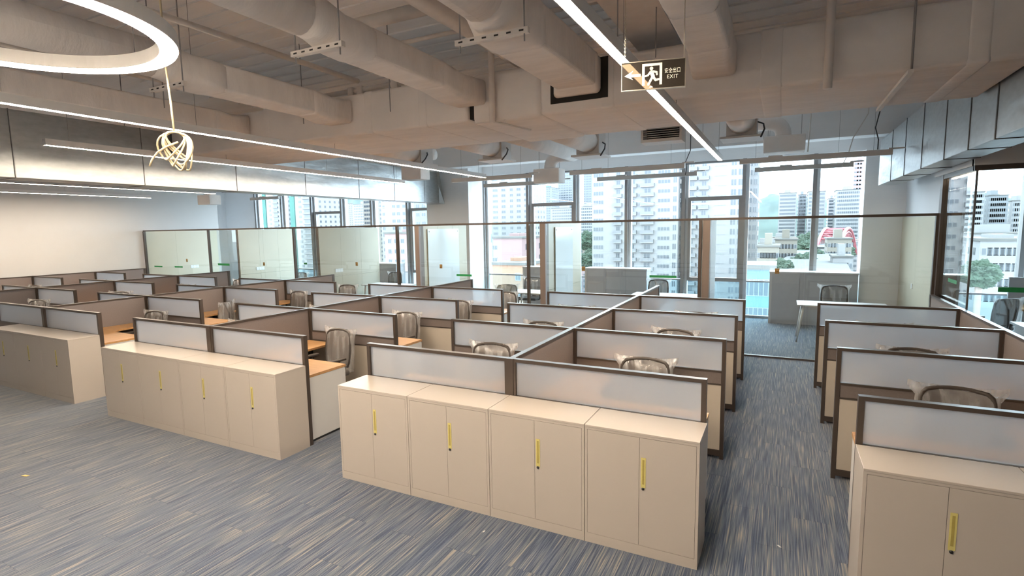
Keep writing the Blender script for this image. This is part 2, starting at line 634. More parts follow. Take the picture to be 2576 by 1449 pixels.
def window_bay(n, x0, x1, hopper, z0=0.0, z1=3.86, lower=0.88):
    """one bay of the curtain wall: mullions, rails, panes; hopper bays carry an opening sash"""
    w = place(None, 'window_%d' % n, kind='structure', label='floor-to-head curtain wall bay with grey mullions')
    fr = MB()
    fr.box(x0 - 0.04, x0 + 0.04, YW - 0.14, YW + 0.08, z0, z1, 'alu')
    fr.box(x0 + 0.04, x0 + 0.11, YW - 0.04, YW + 0.1, z0, z1, 'aluw')
    fr.box(x0 + 0.04, x1 - 0.04, YW - 0.05, YW + 0.05, z1 - 0.05, z1, 'alu')
    fr.box(x0 + 0.04, x1 - 0.04, YW - 0.05, YW + 0.05, z0, z0 + 0.06, 'alu')
    fr.build('frame', w)
    a0, a1 = x0 + 0.11, x1 - 0.04
    yp = YW + 0.01
    if hopper:
        h = MB()
        zt = 2.9
        h.box(a0, a1, YW - 0.08, YW + 0.05, zt, zt + 0.09, 'alu')
        h.box(a0, a1, YW - 0.08, YW + 0.05, lower, lower + 0.09, 'alu')
        h.box(a0, a0 + 0.07, YW - 0.08, YW + 0.05, lower + 0.09, zt, 'alu')
        h.box(a1 - 0.07, a1, YW - 0.08, YW + 0.05, lower + 0.09, zt, 'alu')
        h.build('opening_sash', w)
        MB().box(a0, a1, yp, yp + 0.01, zt + 0.09, z1 - 0.05, 'wglass').build('pane', w)
        MB().box(a0 + 0.07, a1 - 0.07, yp, yp + 0.01, lower + 0.09, zt, 'wglass').build('pane', w)
    else:
        MB().box(a0, a1, YW - 0.03, YW + 0.03, lower, lower + 0.035, 'alu').build('rail', w)
        MB().box(a0, a1, yp, yp + 0.01, lower + 0.035, z1 - 0.05, 'wglass').build('pane', w)
    MB().box(a0, a1, yp, yp + 0.01, z0 + 0.06, lower, 'bglass').build('low_pane', w)
    return w


MULL = [-4.5, -3.03, -1.58, -0.134, 1.33, 2.734, 4.218, 5.15]
MULL2 = [-14.69, -13.25, -11.7, -10.25, -8.89, -7.38, -5.97]
n = 1
for i in range(6):
    window_bay(n, MULL2[i], MULL2[i + 1], i in (2, 5)); n += 1
for i in range(7):
    window_bay(n, MULL[i], MULL[i + 1], i in (1, 4)); n += 1
for x0, x1 in ((6.02, 7.9), (7.9, 9.6), (9.6, 10.8)):
    window_bay(n, x0, x1, False, 0.0, 3.86, 0.75); n += 1

# ------------------------------------------------------------------ glass office front
gf = place(None, 'wall_glass_front', kind='structure', label='frameless glass office front with dark top rail')
MB().box(-14.7, 5.68, YG - 0.03, YG + 0.03, 2.37, 2.41, 'frame').build('top_rail', gf)
MB().box(-14.7, 5.68, YG - 0.025, YG + 0.025, 0.0, 0.03, 'frame').build('bottom_rail', gf)
posts = [(-14.69, 0.05, 'frame'), (-11.45, 0.035, 'frame'), (-7.91, 0.05, 'frame'), (-4.48, 0.05, 'frame'), (-1.086, 0.05, 'frame'),
         (2.295, 0.05, 'frame'), (5.655, 0.05, 'frame')]
for x, w, m_ in posts:
    MB().box(x - w / 2, x + w / 2, YG - 0.035, YG + 0.035, 0.03, 2.37, m_).build('post', gf)
for x in (-3.90, -0.755, 2.40):
    MB().box(x - 0.06, x + 0.06, YG - 0.03, YG + 0.15, 0.03, 2.37, 'brown').build('door_jamb', gf)
xs = [-14.66, -13.05, -11.47, -9.12, -7.94, -5.78, -4.51, -3.98, -3.82, -2.45, -1.11, -0.83, -0.68, 0.85, 2.27, 2.48, 3.95, 5.63]
for i in range(len(xs) - 1):
    if xs[i + 1] - xs[i] < 0.2:
        continue
    MB().box(xs[i] + 0.003, xs[i + 1] - 0.003, YG - 0.005, YG + 0.005, 0.03, 2.37, 'glass').build('pane', gf)
# dividing walls of the glass offices
for i, (x, y0, y1, m_) in enumerate(((-11.45, 7.42, 9.6, 'beige'), (-7.91, 7.3, 9.75, 'beige'), (-3.93, 6.66, 8.62, 'beige'), (-0.77, 6.66, 8.72, 'beige'), (2.33, 6.66, 8.3, 'wallg'))):
    dw = place(None, 'wall_office_divider', kind='structure', label=(
        'beige panel wall dividing the two leftmost glass offices', 'beige panel wall left of the office with the green-taped post',
        'beige panel wall carrying a whiteboard beside the column', 'beige panel wall carrying a narrow whiteboard', 'grey panel wall behind the brown jamb near the right office')[i])
    nseg = 3
    for k in range(nseg):
        ya, yb = y0 + (y1 - y0) * k / nseg, y0 + (y1 - y0) * (k + 1) / nseg
        MB().box(x - 0.04, x + 0.04, ya + 0.002, yb - 0.002, 0, 0.98, m_).build('panel', dw)
        MB().box(x - 0.04, x + 0.04, ya + 0.002, yb - 0.002, 0.985, 2.38, m_).build('panel', dw)
    if y0 > 7:
        MB().box(x - 0.005, x + 0.005, YG + 0.04, y0 - 0.03, 0.02, 2.37, 'glass').build('pane', dw)
        MB().box(x - 0.02, x + 0.02, y0 - 0.03, y0, 0.0, 2.38, 'brown').build('post', dw)
MB().box(XL, XL + 0.02, 6.56, 9.0, 0.0, 2.38, 'beige').build('trim_1', label='beige panelling on the left wall inside the end office', kind='structure')
MB().box(5.86, 5.9, 6.56, YW - 0.36, 0.0, 2.38, 'beige').build('trim_2', label='beige panelling on the right wall inside the end office', kind='structure')

# right-hand glass room: tall glass, bulkhead above
gr = place(None, 'wall_glass_right', kind='structure', label='tall frameless glass corner of the right-hand room')
MB().box(5.66, 5.76, 6.38, 6.52, 0, 2.96, 'frame').build('post', gr)
MB().box(5.665, 5.735, 5.0, 6.38, 2.90, 2.96, 'frame').build('top_rail', gr)
MB().box(5.665, 9.5, 4.965, 5.035, 2.90, 2.96, 'frame').build('top_rail', gr)
MB().box(5.695, 5.705, 5.01, 6.38, 0.0, 2.90, 'glass').build('pane', gr)
MB().box(5.71, 7.3, 4.995, 5.005, 0.0, 2.90, 'glass').build('pane', gr)
MB().box(7.31, 9.5, 4.995, 5.005, 0.0, 2.90, 'glass').build('pane', gr)
MB().box(5.69, 5.71, 4.99, 5.01, 0.0, 2.90, 'galvdark').build('corner_joint', gr)
struct('wall_bulkhead', MB().box(5.66, 5.80, 5.0, 6.9, 2.962, ZC, 'wallg').box(5.66, 9.6, 4.96, 5.06, 2.962, ZC, 'wallg').box(5.80, 5.9, 6.5, 6.9, 0, ZC, 'wallg'), 'plain bulkhead above the right-hand glass room')
struct('wall_stained_jamb', MB().box(5.78, 5.9, 6.35, 6.5, 0, 2.9, 'brown'), 'stained jamb inside the right-hand glass corner')
MB().box(5.74, 5.765, 5.1, 6.3, 2.885, 2.90, 'cove').build('cove_light', label='thin lit strip under the bulkhead of the right-hand room', cat='light')

# ------------------------------------------------------------------ cubicle partitions
BAYS = ['first', 'second', 'third', 'fourth']
BLOCK = {'C': 'centre block', '2': 'next block left', '1': 'second block left', '0': 'third block left',
         'W': 'left wall row', 'R': 'right-hand block'}


def cross_panel_meshes():
    L = LP - 0.03
    fr = MB()
    t = 0.025
    fr.box(0, L, -t, t, PH - 0.028, PH, 'frame')
    fr.box(L - 0.035, L, -t, t, 0.0, PH - 0.028, 'frame')
    fr.box(0, 0.022, -t, t, 0.0, PH - 0.028, 'frame')
    fr.box(0.022, L - 0.035, -t, t, 0.868, 0.886, 'frame')
    fr.box(0.022, L - 0.035, -t, t, 0.742, 0.756, 'frame')
    fr.box(0.022, L - 0.035, -t, t, 0.03, 0.09, 'frame')
    f = fr.mesh('panel_frame')
    g = MB().box(0.024, L - 0.037, -0.008, 0.008, 0.887, PH - 0.029, 'frost').mesh('frosted_pane')
    b = MB().box(0.024, L - 0.037, -0.02, 0.02, 0.757, 0.867, 'band').mesh('fabric_band')
    lo = MB().box(0.024, L - 0.037, -0.02, 0.02, 0.091, 0.741, 'cream').mesh('lower_tile')
    return f, g, b, lo


CPM = cross_panel_meshes()


def add_cross(root, x, y, side):
    fo = place(CPM[0], 'cross_panel', root, (x + side * 0.03, y, 0), 0 if side > 0 else math.pi)
    place(CPM[1], 'frosted_pane', fo)
    place(CPM[2], 'fabric_band', fo)
    place(CPM[3], 'lower_tile', fo)


for key, (sx, sy) in ISL.items():
    root = thing('cubicle_screen', {'C': 'bronze-framed cubicle partition of the centre block, spine and frosted wings',
                                       '2': 'bronze-framed cubicle partition of the block just left of centre',
                                       '1': 'bronze-framed cubicle partition, second block left of centre',
                                       '0': 'bronze-framed cubicle partition, third block left of centre',
                                       'W': 'bronze-framed cubicle partition running along the left white wall',
                                       'R': 'bronze-framed cubicle partition beside the right-hand glass wall'}[key],
                 'partition', (sx, sy, 0), group='cubicle partitions')
    seglist = YJ if key != 'R' else [-1.0] + YJ
    if key == 'R':
        seglist = YJ
    seglist = YJ[:4] + [min(YJ[4], 6.42 - sy)]
    for k in range(4):
        ya, yb = seglist[k] + 0.03, seglist[k + 1] - 0.03
        fr = MB().box(-0.025, 0.025, ya, yb, PH - 0.028, PH, 'frame').box(-0.025, 0.025, ya, yb, 0.03, 0.09, 'frame')
        fr.box(-0.025, 0.025, ya, ya + 0.015, 0.09, PH - 0.028, 'frame').box(-0.025, 0.025, yb - 0.015, yb, 0.09, PH - 0.028, 'frame')
        sp = fr.build('spine_panel', root)
        MB().box(-0.021, 0.021, ya + 0.016, yb - 0.016, 0.091, PH - 0.029, 'taupe').build('fabric_tile', sp)
    for k in range(5):
        MB().box(-0.03, 0.03, seglist[k] - 0.03, seglist[k] + 0.03, 0, PH, 'frame').build('corner_post', root)
    sides = {'W': (1,), 'R': (-1,)}.get(key, (1, -1))
    for k in range(4):
        if key in ('W', '0') and k == 0:
            continue
        for s in sides:
            add_cross(root, 0, YJ[k], s)

# ------------------------------------------------------------------ cabinets
def make_cabinet():
    r = thing('filing_cabinet', 'x', 'cabinet')
    w = CW - 0.003
    bd = MB().box(0.0015, w, 0.012, CD - 0.032, 0, CH - 0.016, 'cab')
    bd.box(0.0015, 0.020, 0.0, 0.012, 0, CH - 0.016, 'cab').box(w - 0.0185, w, 0.0, 0.012, 0, CH - 0.016, 'cab')
    bd.box(0.020, w - 0.0185, 0.0, 0.012, 0, 0.072, 'cab').box(0.020, w - 0.0185, 0.0, 0.012, CH - 0.032, CH - 0.016, 'cab')
    bd.box(0.0201, w - 0.0186, 0.0105, 0.0121, 0.0721, CH - 0.0321, 'seam')
    bd.build('body', r)
    MB().box(0.0015, w, -0.002, CD - 0.032, CH - 0.0155, CH, 'cab', 0.002).build('top', r)
    mid = (0.020 + w - 0.0185) / 2
    for s in (0, 1):
        x0, x1 = (0.022, mid - 0.0012) if s == 0 else (mid + 0.0012, w - 0.0205)
        d = MB().box(x0, x1, 0.0005, 0.0104, 0.0745, CH - 0.0345, 'cab').build('door', r)
        if s == 1:
            h = MB().box(x0 + 0.012, x0 + 0.044, -0.0022, 0.0003, 0.50, 0.715, 'yellow')
            h.box(x0 + 0.021, x0 + 0.035, -0.003, -0.0023, 0.525, 0.70, 'yellowd')
            h.build('handle', d)
            cx, cz = x0 + 0.027, 0.492
            MB().tube([(cx, 0.0, cz), (cx, -0.006, cz)], 0.0095, 'black', 12).build('lock', d)
    remember(r)
    return r


cab0 = make_cabinet()
used = False
POS = ['leftmost', 'second from left', 'third from left', 'rightmost']
CABS = [('C', 4), ('2', 4), ('1', 4), ('R', 4)]
for key, cnt in CABS:
    sx, sy = ISL[key]
    y0 = sy - CD
    for i in range(cnt):
        x = sx - 2 * CW + i * CW
        if key == 'R':
            x = sx - LP + i * CW - 0.005
            if i > 2:
                continue
        if key == '1' and i == 0:
            continue
        lab = 'white two-door steel cabinet, %s of the four fronting the %s' % (POS[i], BLOCK[key])
        if key == 'R':
            lab = 'white two-door steel cabinet, %s in front of the right-hand block' % (['leftmost', 'next to the leftmost', 'third along'][i])
        if not used:
            cab0.location = (x, y0, 0)
            cab0['label'] = lab
            cab0['group'] = 'white steel cabinets'
            used = True
        else:
            copy_tree(cab0, None, (x, y0, 0), 0, lab, 'white steel cabinets')

# ------------------------------------------------------------------ L-shaped desks
def make_desk(mir):
    r = thing('cubicle_desk', 'x', 'desk')
    X1, D1, D2, YE = 1.52, 0.60, 0.50, 1.42
    pts = [(0.036, 0.032), (X1, 0.032), (X1, D1)]
    rad = 0.26
    cx, cy = D2 + rad, D1 + rad
    pts += [(cx + rad * math.cos(t), cy + rad * math.sin(t)) for t in np.linspace(-math.pi / 2, -math.pi, 9)]
    pts += [(D2, YE), (0.036, YE)]
    pts = [(mir * x, y) for x, y in pts]
    MB().poly(pts, 0.722, 0.75, 'wood').build('desktop', r)

    def bx(m, xa, xb, *rest):
        return m.box(min(mir * xa, mir * xb), max(mir * xa, mir * xb), *rest)
    bx(MB(), X1 - 0.40, X1 - 0.004, 0.045, D1 - 0.02, 0.03, 0.7215, 'white').build('pedestal', r)
    fr = MB()
    for k in range(3):
        bx(fr, X1 - 0.398, X1 - 0.008, D1 - 0.0195, D1 - 0.004, 0.06 + k * 0.22, 0.06 + k * 0.22 + 0.21, 'white')
    fr.build('drawer_front', r)
    bx(MB(), 0.05, 0.09, YE - 0.10, YE - 0.05, 0.0, 0.7215, 'black').build('leg', r)
    bx(MB(), X1 - 0.39, X1 - 0.02, 0.06, D1 - 0.04, 0.0, 0.03, 'black').build('plinth', r)
    remember(r)
    return r


desks = {1: make_desk(1), -1: make_desk(-1)}
dused = {1: False, -1: False}
for key, (sx, sy) in ISL.items():
    for s in {'W': (1,), 'R': (-1,)}.get(key, (1, -1)):
        for k in range(4):
            if key in ('W', '0') and k == 0:
                continue
            side = '' if key in ('W', 'R') else (' right of' if s > 0 else ' left of')
            lab = 'L-shaped beech desk in the %s bay%s the %s' % (BAYS[k], side + ' the spine of' if side else ' along', BLOCK[key])
            loc = (sx, sy + YJ[k], 0)
            if not dused[s]:
                desks[s].location = loc
                desks[s]['label'] = lab
                desks[s]['group'] = 'cubicle desks'
                dused[s] = True
            else:
                copy_tree(desks[s], None, loc, 0, lab, 'cubicle desks')

# ------------------------------------------------------------------ chairs
def make_chair():
    """faces -Y; origin under the gas lift; the backrest stands at about y = +0.24"""
    r = thing('mesh_office_chair', 'x', 'chair')
    MB().box(-0.24, 0.24, -0.26, 0.20, 0.43, 0.50, 'seat', 0.03).build('seat', r)

    def bp(u, v):      # u -1..1, v 0..1 on the curved backrest
        x = u * (0.215 + 0.02 * math.sin(math.pi * v))
        z = 0.53 + 0.46 * v - 0.025 * u * u * v
        y = 0.235 + 0.05 * v - 0.035 * (1 - u * u) * 0 + -0.045 * u * u
        return (x, y, z)
    path = []
    for t in np.linspace(-1, 1, 13):
        path.append(bp(0.92 * t if abs(t) > 0.95 else t, 1))
    ring = [bp(t, 1) for t in np.linspace(-0.86, 0.86, 11)] + [bp(0.97, 0.955)] + [bp(1, t) for t in np.linspace(0.88, 0.12, 8)] + \
           [bp(0.95, 0.04)] + [bp(t, 0) for t in np.linspace(0.84, -0.84, 9)] + [bp(-0.95, 0.04)] + [bp(-1, t) for t in np.linspace(0.12, 0.88, 8)] + [bp(-0.97, 0.955)]
    MB().tube(ring, 0.017, 'cframe', 8, closed=True).build('back_frame', r)
    V = [bp(u, v) for v in np.linspace(0.02, 0.98, 8) for u in np.linspace(-0.97, 0.97, 10)]
    F = [(j * 10 + i, j * 10 + i + 1, (j + 1) * 10 + i + 1, (j + 1) * 10 + i) for j in range(7) for i in range(9)]
    MB().add(V, F, 'cmesh', True).build('back_mesh', r)
    st = MB()
    for s in (-1, 1):
        st.tube([(0.03 * s, 0.27, 0.42), (0.045 * s, 0.315, 0.60), (0.07 * s, 0.325, 0.80), (0.12 * s, 0.29, 0.985)], 0.014, 'cframe', 8)
    st.tube([(0, 0.05, 0.42), (0, 0.20, 0.42), (0, 0.28, 0.45), (0, 0.31, 0.58)], 0.022, 'cframe', 8)
    st.build('back_support', r)
    for s in (-1, 1):
        am = MB().box(min(s * 0.235, s * 0.30), max(s * 0.235, s * 0.30), -0.16, 0.10, 0.655, 0.685, 'cframe', 0.01)
        am.tube([(s * 0.20, 0.02, 0.425), (s * 0.265, 0.02, 0.45), (s * 0.27, 0.0, 0.66)], 0.016, 'cframe', 8)
        am.build('armrest', r)
    MB().tube([(0, 0, 0.09), (0, 0, 0.26)], 0.028, 'black', 12).tube([(0, 0, 0.26), (0, 0, 0.43)], 0.018, 'chrome', 12).build('gas_lift', r)
    sb = MB()
    for k in range(5):
        an = math.radians(90 + 72 * k)
        sb.tube([(0.02 * math.cos(an), 0.02 * math.sin(an), 0.11), (0.28 * math.cos(an), 0.28 * math.sin(an), 0.075)], [0.028, 0.018], 'black', 8)
    sb.build('star_base', r)
    wheel = MB().tube([(-0.012, 0, 0), (0.012, 0, 0)], 0.03, 'black', 12).mesh('caster')
    for k in range(5):
        an = math.radians(90 + 72 * k)
        place(wheel, 'caster', r, (0.285 * math.cos(an), 0.285 * math.sin(an), 0.03), an + 0.4)
    # plastic bag pulled over the backrest, with two pinched corners at the top
    rows = []
    nn = 28
    for iv, v in enumerate(np.linspace(0, 1, 12)):
        ringp = []
        for j in range(nn):
            t = 2 * math.pi * j / nn
            cxs, sns = math.cos(t), math.sin(t)
            u = math.copysign(abs(cxs) ** 0.55, cxs)
            w = math.copysign(abs(sns) ** 0.8, sns)
            hw = 0.262 + (0.05 if v > 0.86 else 0.0) * abs(u) ** 3 + 0.012 * mnoise.noise(Vector((u * 3, v * 7, w)))
            hd = (0.062 if v < 0.8 else 0.062 * (1 - (v - 0.8) / 0.21 * 0.85)) + 0.012 * mnoise.noise(Vector((u * 9, v * 3, w * 2 + 5)))
            z = 0.47 + 0.545 * v + 0.014 * mnoise.noise(Vector((u * 4, 2.0, v * 2))) * v - (0.02 * (1 - abs(u) ** 2) if v > 0.95 else 0) + (0.016 * abs(u) ** 6 if v > 0.9 else 0)
            y = 0.245 + 0.05 * v - 0.03 * u * u + w * hd
            ringp.append((u * hw, y, z))
        rows.append(ringp)
    MB().loft(rows, 'film', True, cap=False).build('plastic_cover', r)
    remember(r)
    return r


chair0 = make_chair()
cused = [False]


def put_chair(bx, by, yaw, lab, group='plastic-wrapped chairs in the cubicles'):
    """bx, by: where the top of the backrest stands"""
    th = math.radians(yaw)
    ox, oy = -math.sin(th) * 0.28, math.cos(th) * 0.28
    loc = (bx - ox, by - oy, 0)
    if not cused[0]:
        cused[0] = True
        chair0.location = loc
        chair0.rotation_euler = (0, 0, th)
        chair0['label'] = lab
        chair0['group'] = group
    else:
        copy_tree(chair0, None, loc, th, lab, group)


CH = [('C', 1, 0, 2.44, 1.66, 3), ('C', 1, 1, 2.455, 3.25, -4), ('C', 1, 2, 2.49, 4.72, 2), ('C', -1, 0, 0.72, 1.68, 2), ('C', -1, 1, 0.70, 3.15, -3),
      ('C', -1, 2, 0.62, 4.70, 4), ('2', 1, 0, -1.57, 1.66, -6), ('2', 1, 1, -1.64, 3.16, -4), ('2', 1, 2, -1.58, 4.64, -10), ('2', 1, 3, -1.42, 6.05, 20),
      ('2', -1, 0, -3.42, 1.62, 8), ('2', -1, 1, -3.42, 3.12, 0), ('2', -1, 2, -3.40, 4.62, 5), ('1', 1, 0, -5.76, 1.70, 4), ('1', 1, 1, -5.70, 2.95, -62),
      ('1', 1, 2, -5.75, 4.68, -5), ('1', 1, 3, -5.70, 6.10, 6), ('1', -1, 0, -7.45, 1.66, 3), ('1', -1, 1, -7.45, 3.15, -3), ('1', -1, 2, -7.45, 4.65, 0),
      ('0', 1, 1, -9.75, 3.20, 20), ('0', 1, 2, -9.75, 4.75, 0), ('0', 1, 3, -9.75, 6.20, 4), ('0', -1, 1, -11.5, 3.2, 0), ('W', 1, 1, -13.85, 3.25, 4), ('W', 1, 2, -13.85, 4.75, 4),
      ('R', -1, 0, 4.85, 1.66, -3), ('R', -1, 1, 4.82, 3.12, 2), ('R', -1, 2, 4.80, 4.66, -2), ('0', 1, 0, -9.80, 1.72, 12)]
for key, s, k, x, y, yw in CH:
    side = '' if key in ('W', 'R') else (' right of the spine of' if s > 0 else ' left of the spine of')
    lab = 'plastic-wrapped grey mesh chair, %s bay%s the %s' % (BAYS[k], side if side else ' of', BLOCK[key])
    put_chair(x, y, yw, lab)

# ------------------------------------------------------------------ furniture in the glass offices
def office_desk(loc, rz, lab, L=1.5, D=0.7):
    r = thing('white_office_desk', lab, 'desk', loc, rz, 'white desks in the glass offices')
    MB().box(0, L, 0, D, 0.715, 0.74, 'white', 0.003).build('desktop', r)
    for x, y in ((0.06, 0.06), (L - 0.06, 0.06), (0.06, D - 0.06), (L - 0.06, D - 0.06)):
        sx = -0.05 if x < 0.5 else 0.05
        MB().tube([(x - sx, y, 0.715), (x + sx, y, 0.0)], [0.024, 0.014], 'white', 10).build('leg', r)
    MB().box(0.12, L - 0.12, D / 2 - 0.015, D / 2 + 0.015, 0.67, 0.714, 'white').build('beam', r)
    MB().box(L - 0.5, L - 0.1, 0.1, D - 0.1, 0.1, 0.66, 'white').build('pedestal', r)


office_desk((3.90, 8.0, 0), 0, 'white splay-legged desk in the right-end glass office')
office_desk((-2.35, 7.95, 0), 0, 'white splay-legged desk in the glass office beside the column')
office_desk((0.55, 8.35, 0), 0, 'white splay-legged desk in the middle glass office')
office_desk((-10.9, 7.3, 0), 0, 'white splay-legged desk behind the left beige divider')
office_desk((-7.2, 8.15, 0), 0, 'white splay-legged desk left of the column, seen through glass')


def credenza(x0, x1, y0, h, lab, nd=3):
    r = thing('credenza', lab, 'cabinet', (x0, y0, 0), 0, 'grey credenzas along the windows')
    w = x1 - x0
    MB().box(0, w, 0.02, 0.45, 0.0, h - 0.03, 'credg').build('body', r)
    MB().box(-0.01, w + 0.01, -0.005, 0.46, h - 0.0295, h, 'white').build('top', r)
    MB().box(0.0, 0.05, 0.0, 0.0195, 0.0, h - 0.03, 'white').build('side_stile', r)
    for k in range(nd):
        a0, a1 = 0.052 + (w - 0.054) * k / nd, 0.052 + (w - 0.054) * (k + 1) / nd
        MB().box(a0 + 0.003, a1 - 0.003, 0.0, 0.0195, 0.08, h - 0.035, 'credg').build('door', r)


credenza(3.37, 5.10, 10.10, 1.2, 'grey credenza with white top in the right-end glass office', 3)
credenza(-1.10, 0.55, 10.08, 1.2, 'grey credenza with white top in the middle glass office', 3)
credenza(-2.95, -1.35, 10.08, 1.2, 'grey credenza with white top in the glass office beside the column', 3)
credenza(-8.6, -7.45, 10.05, 1.22, 'grey credenza with white top left of the column', 2)
G2 = 'plastic-wrapped chairs in the glass offices'
put_chair(4.60, 9.35, 2, 'plastic-wrapped mesh chair behind the desk in the right-end glass office', G2)
put_chair(-2.25, 9.30, 4, 'plastic-wrapped mesh chair in the glass office beside the column', G2)
put_chair(0.97, 9.55, -4, 'plastic-wrapped mesh chair beside the credenza in the middle glass office', G2)
put_chair(-7.05, 9.55, 3, 'plastic-wrapped mesh chair by the window left of the column', G2)
put_chair(-10.0, 8.55, 2, 'plastic-wrapped mesh chair behind the left beige divider', G2)
put_chair(-8.6, 7.2, 160, 'plastic-wrapped mesh chair showing its back behind the second glass bay', G2)
put_chair(-2.05, 7.35, 205, 'dark mesh visitor chair before the desk beside the column', G2)
# right-hand room
put_chair(7.0, 8.0, 215, 'plastic-shrouded chair in the right-hand glass room', G2)
r = thing('workstation_screen', 'white desk with grey screen panel in the right-hand glass room', 'desk', (7.35, 8.6, 0))
MB().box(0, 2.4, 0, 0.7, 0.72, 0.75, 'wood').build('desktop', r)
MB().box(0, 2.4, 0.705, 0.75, 0.3, 1.25, 'credg').build('screen_panel', r)
for x in (0.02, 2.33):
    MB().box(x, x + 0.05, 0.05, 0.65, 0, 0.7195, 'white').build('leg', r)
r = thing('meeting_desk', 'pale desk end nearest the right-hand glass corner', 'desk', (6.75, 6.4, 0))
MB().box(0, 1.8, 0, 0.7, 0.72, 0.75, 'white').build('desktop', r)
for x in (0.05, 1.7):
    MB().box(x, x + 0.05, 0.05, 0.65, 0, 0.7195, 'white').build('leg', r)

# ------------------------------------------------------------------ things on the glass and walls
def tape(px0, px1, py, h, axis, v, lab, n=-0.0065):
    p0, p1 = on(px0, py, axis, v), on(px1, py, axis, v)
    if axis == 'y':
        MB().box(p0[0], p1[0], v + n - 0.0006, v + n, p0[2] - h / 2, p0[2] + h / 2, 'green').build('tape_strip', label=lab, cat='tape', group='green tape strips')
    else:
        MB().box(v + n - 0.0006, v + n, min(p0[1], p1[1]), max(p0[1], p1[1]), p0[2] - h / 2, p0[2] + h / 2, 'green').build('tape_strip', label=lab, cat='tape', group='green tape strips')


tape(1149, 1187, 692, 0.045, 'y', YG, 'green tape strip on the glass in front of the column')
tape(1634, 1702, 695, 0.045, 'y', YG, 'long green tape strip on the glass of the middle office')
tape(389, 409, 670, 0.045, 'y', YG, 'short green tape strip on the leftmost glass pane')
tape(440, 460, 671, 0.045, 'y', YG, 'second short green tape strip on the leftmost glass pane')
tape(549, 578, 665, 0.06, 'y', YG, 'green tape strip on the glass near the left beige divider')
tape(765, 773, 663, 0.045, 'y', YG, 'small green tape tab on the narrow glass slit')
tape(2408, 2386, 711, 0.05, 'x', 5.7, 'green tape strip on the right-hand glass corner')
p = on(2510, 728, 'y', 5.0)
MB().box(p[0], p[0] + 0.55, 4.993, 4.9936, p[2] - 0.03, p[2] + 0.03, 'green').build('tape_strip', label='green tape strip in front of the right-hand screen panel', cat='tape', group='green tape strips')
for i, (px, py) in enumerate(((471, 655), (665, 664), (898, 664), (1110, 670), (1468, 676), (1955, 682))):
    p = on(px, py, 'y', YG)
    MB().box(p[0] - 0.035, p[0] + 0.035, YG - 0.014, YG - 0.0055, p[2] - 0.045, p[2] + 0.045, 'brass', 0.003).tube([(p[0], YG - 0.014, p[2]), (p[0], YG - 0.03, p[2])], 0.012, 'brass', 10).build(
        'door_lock', label='brass glass-door lock, %s from the left' % ['first', 'second', 'third', 'fourth', 'fifth', 'sixth'][i], cat='lock', group='brass glass-door locks')
for i, (px, py, x) in enumerate(((655, 675, -11.41), (853, 680, -7.87), (2294, 720, 5.86), (490, 670, XL + 0.02))):
    p = on(px, py, 'x', x)
    s = 1 if x < 5 else -1
    pl = thing('switch_plate', ('white switch row on the first beige divider', 'white switch row on the second beige divider', 'single white switch on the right-end beige wall', 'white switch row on the leftmost beige panelling')[i], 'switch', (x, p[1], p[2]), group='white wall switches')
    nk = 1 if i == 2 else 3
    for k in range(nk):
        w = 0.10
        MB().box(min(0, s * 0.012), max(0, s * 0.012), (k - nk / 2) * w + 0.002, (k - nk / 2 + 1) * w - 0.002, -0.05, 0.05, 'plate', 0.003).build('switch', pl)
for i, (x, y0, y1) in enumerate(((-3.885, 6.85, 8.2), (-0.725, 7.05, 8.1))):
    wb = thing('whiteboard', ('glass whiteboard on the divider beside the column', 'narrow glass whiteboard on the divider of the middle office')[i], 'whiteboard', (x, y0, 0.35), group='glass whiteboards')
    MB().box(0.012, 0.02, 0, y1 - y0, 0, 1.95, 'wboard').build('board', wb)
    for yy in (0.06, y1 - y0 - 0.06):
        for zz in (0.06, 1.89):
            MB().tube([(0, yy, zz), (0.026, yy, zz)], 0.012, 'chrome', 10).build('standoff', wb)

# ------------------------------------------------------------------ main duct and branches
def seam_x(root, x, y0, y1, z0, z1, w=0.1, t=0.006):
    MB().box(x - w / 2, x + w / 2, y0 - t, y1 + t, z0 - t, z1 + t, 'duct', 0.03).build('tape_band', root)


md = thing('main_duct', 'large wrapped rectangular duct crossing the ceiling from side to side', 'duct', (0, 0, 0))
Y0, Y1, Z0, Z1 = 1.95, 3.45, 3.50, 4.01
MB().box(-5.38, 0.28, Y0, Y1 + 0.05, Z0 + 0.03, Z1 + 0.04, 'duct', 0.04).build('duct_section', md)
MB().box(0.36, 1.22, Y0 - 0.03, Y1 + 0.02, Z0 - 0.02, Z1 + 0.03, 'duct', 0.07).build('duct_section', md)
MB().box(1.20, 5.28, Y0, Y1, Z0, Z1, 'duct', 0.04).build('duct_section', md)
MB().box(0.28, 0.36, Y0 + 0.06, Y1, Z0 + 0.06, Z1 - 0.02, 'gap').build('flange_gap', md)
for x in (-1.2, -3.1, -0.35):
    seam_x(md, x, Y0, Y1 + 0.05, Z0 + 0.03, Z1 + 0.04, 0.14)
seam_x(md, 1.95, Y0, Y1, Z0, Z1, 0.16)
seam_x(md, 3.45, Y0, Y1, Z0, Z1, 0.2)
seam_x(md, 4.9, Y0, Y1, Z0, Z1, 0.16)
MB().box(1.33, 1.96, Y0 - 0.012, Y0 + 0.01, 3.60, 4.0, 'gap').build('branch_opening', md)


def rrect(cx, cz, w, h, y, rad, n=5):
    pts = []
    for qx, qz, a0 in ((1, 1, 0), (-1, 1, 90), (-1, -1, 180), (1, -1, 270)):
        for k in range(n):
            t = math.radians(a0 + 90 * k / (n - 1))
            pts.append((cx + qx * (w / 2 - rad) + rad * math.cos(t), y, cz + qz * (h / 2 - rad) + rad * math.sin(t)))
    return pts


